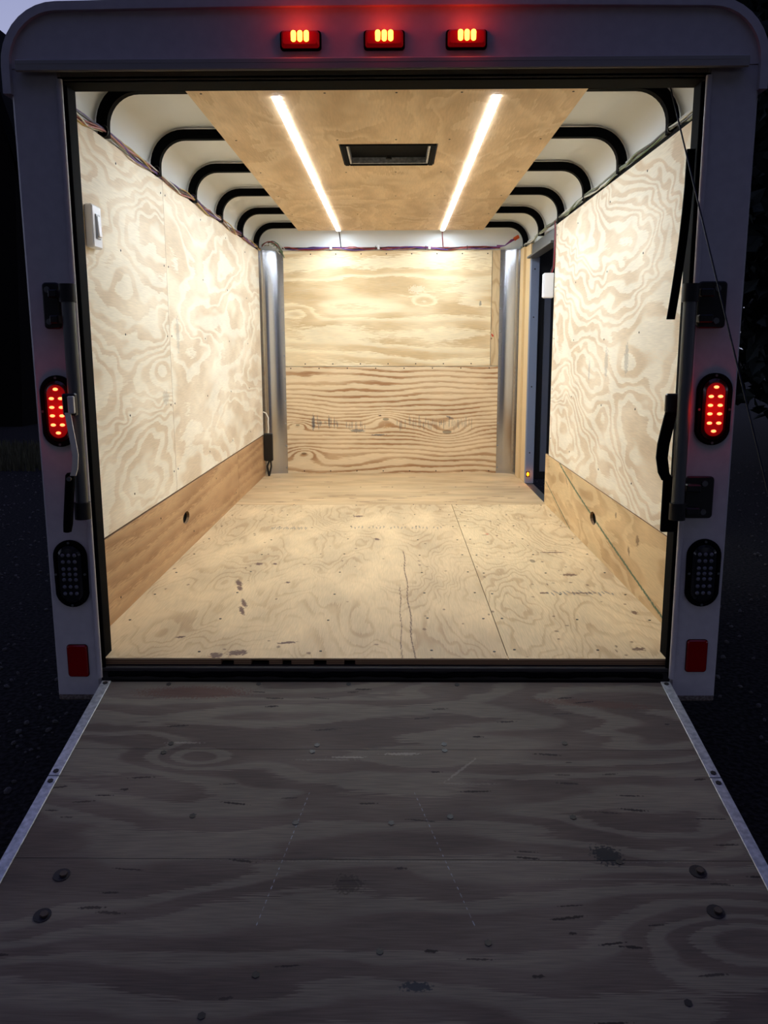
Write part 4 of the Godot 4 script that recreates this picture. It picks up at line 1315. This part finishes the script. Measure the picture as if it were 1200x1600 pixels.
func outside() -> void:
	var g := boxm("ground", Vector3(-45, GROUND - 0.2, -60), Vector3(45, GROUND, 40), M.asphalt, self, 0.0)
	tag(g, "dark asphalt and gravel ground around the trailer", "ground", "", "structure")
	rng.seed = 77
	var st := begin()
	box(st, Vector3.ZERO, Vector3(1, 0.6, 0.8), 0.3)
	st.generate_normals()
	var mm := MultiMesh.new()
	mm.transform_format = MultiMesh.TRANSFORM_3D
	mm.mesh = st.commit()
	mm.instance_count = 5000
	for i in 5000:
		var left := i % 3 != 0
		var x := -1.1 - 5.0 * pow(rng.randf(), 1.5) if left else 1.2 + 4.0 * pow(rng.randf(), 1.4)
		var z := 1.0 - 8.5 * rng.randf()
		var s := rng.randf_range(0.006, 0.024)
		mm.set_instance_transform(i, Transform3D(Basis.from_euler(Vector3(rng.randf(), rng.randf() * TAU, rng.randf())).scaled(Vector3.ONE * s), Vector3(x, GROUND + s * 0.2, z)))
	var o := MultiMeshInstance3D.new()
	o.name = "gravel"
	o.multimesh = mm
	o.material_override = M.pebble
	add_child(o)
	tag(o, "loose grey gravel scattered over the dark ground", "gravel", "", "stuff")
	st = begin()
	for q in [[Vector3(-0.5, 0, 0), Vector3(0.15, 1, 0.1), Vector3(0.5, 0, 0)]]:
		for p in q: vtx(st, p)
	st.generate_normals()
	mm = MultiMesh.new()
	mm.transform_format = MultiMesh.TRANSFORM_3D
	mm.mesh = st.commit()
	mm.instance_count = 9000
	for i in 9000:
		var b := Basis(Vector3.UP, rng.randf() * TAU).scaled(Vector3(0.02, rng.randf_range(0.05, 0.13), 0.02))
		mm.set_instance_transform(i, Transform3D(b, Vector3(rng.randf_range(-8.0, -3.2), GROUND, rng.randf_range(-9.0, -6.6))))
	o = MultiMeshInstance3D.new()
	o.name = "grass"
	o.multimesh = mm
	o.material_override = M.grass
	add_child(o)
	tag(o, "strip of short dull grass beyond the gravel", "grass", "", "stuff")
	# barn
	var bz := -12.0
	var k := 14.29 / 10.29
	var bn := thing("barn", "dark barn with a steep gambrel roof rising into the pale sky", "building", Vector3(-9.3, GROUND, bz))
	var pr := PackedVector2Array()
	for q in [[-4.55, -0.4], [-4.4, 2.8], [-4.75, 4.4], [-6.8, 5.45], [-8.85, 4.4], [-9.2, 2.8], [-9.05, -0.4]]:
		pr.append(Vector2((q[0]) * k + 9.4, (q[1] - 0.855) * k + 0.855 + 0.58))
	for i in [0, pr.size() - 1]: pr[i].y = 0.0
	st = begin()
	prism(st, pr, -9.0, 0.0)
	obj("wall", st, M.barn_board, bn)
	st = begin()
	var rf := PackedVector2Array()
	for q in [[-4.1, 2.95], [-4.55, 4.5], [-6.6, 5.6], [-8.65, 4.5], [-9.1, 2.95]]: rf.append(Vector2(q[0] * k + 9.3, (q[1] - 0.855) * k + 0.855 - GROUND))
	swept(st, rf, 0.0, 0.14, -9.4, 0.4)
	obj("roof", st, M.barn_roof, bn)
	st = begin()
	box(st, Vector3(9.3 - 5.7 * k, 1.1, 0.03), Vector3(2.4, 2.2, 0.06), 0.01)
	obj("barn_door", st, M.barn_roof, bn)
	# trees: beyond the side door, and round behind where the photograph was taken
	tree(Vector3(4.3, GROUND, -6.2), 7.5, 2.3, 22000, "dark leafy tree beyond the side door with bright specks of sky", 5, 0.2)
	tree(Vector3(6.8, GROUND, -10.5), 9.5, 3.0, 20000, "tall dark leafy tree standing behind the nearer one", 9, 0.26)
	var i := 0
	for q in [[7.0, -2.0], [8.5, 4.0], [6.0, 9.0], [1.5, 10.5], [-3.5, 9.5], [-7.5, 6.0], [-8.0, 0.5]]:
		tree(Vector3(q[0], GROUND, q[1]), 9.0 + (i % 3), 3.2, 6000, "dark leafy tree standing around the drive out of the lamp light", 30 + i)
		i += 1

func _ready() -> void:
	setup_view()
	make_materials()
	make_textures()
	shell()
	rear_frame()
	side_door()
	ramp_door()
	lamps()
	hardware()
	cable()
	fittings()
	wiring()
	outside()
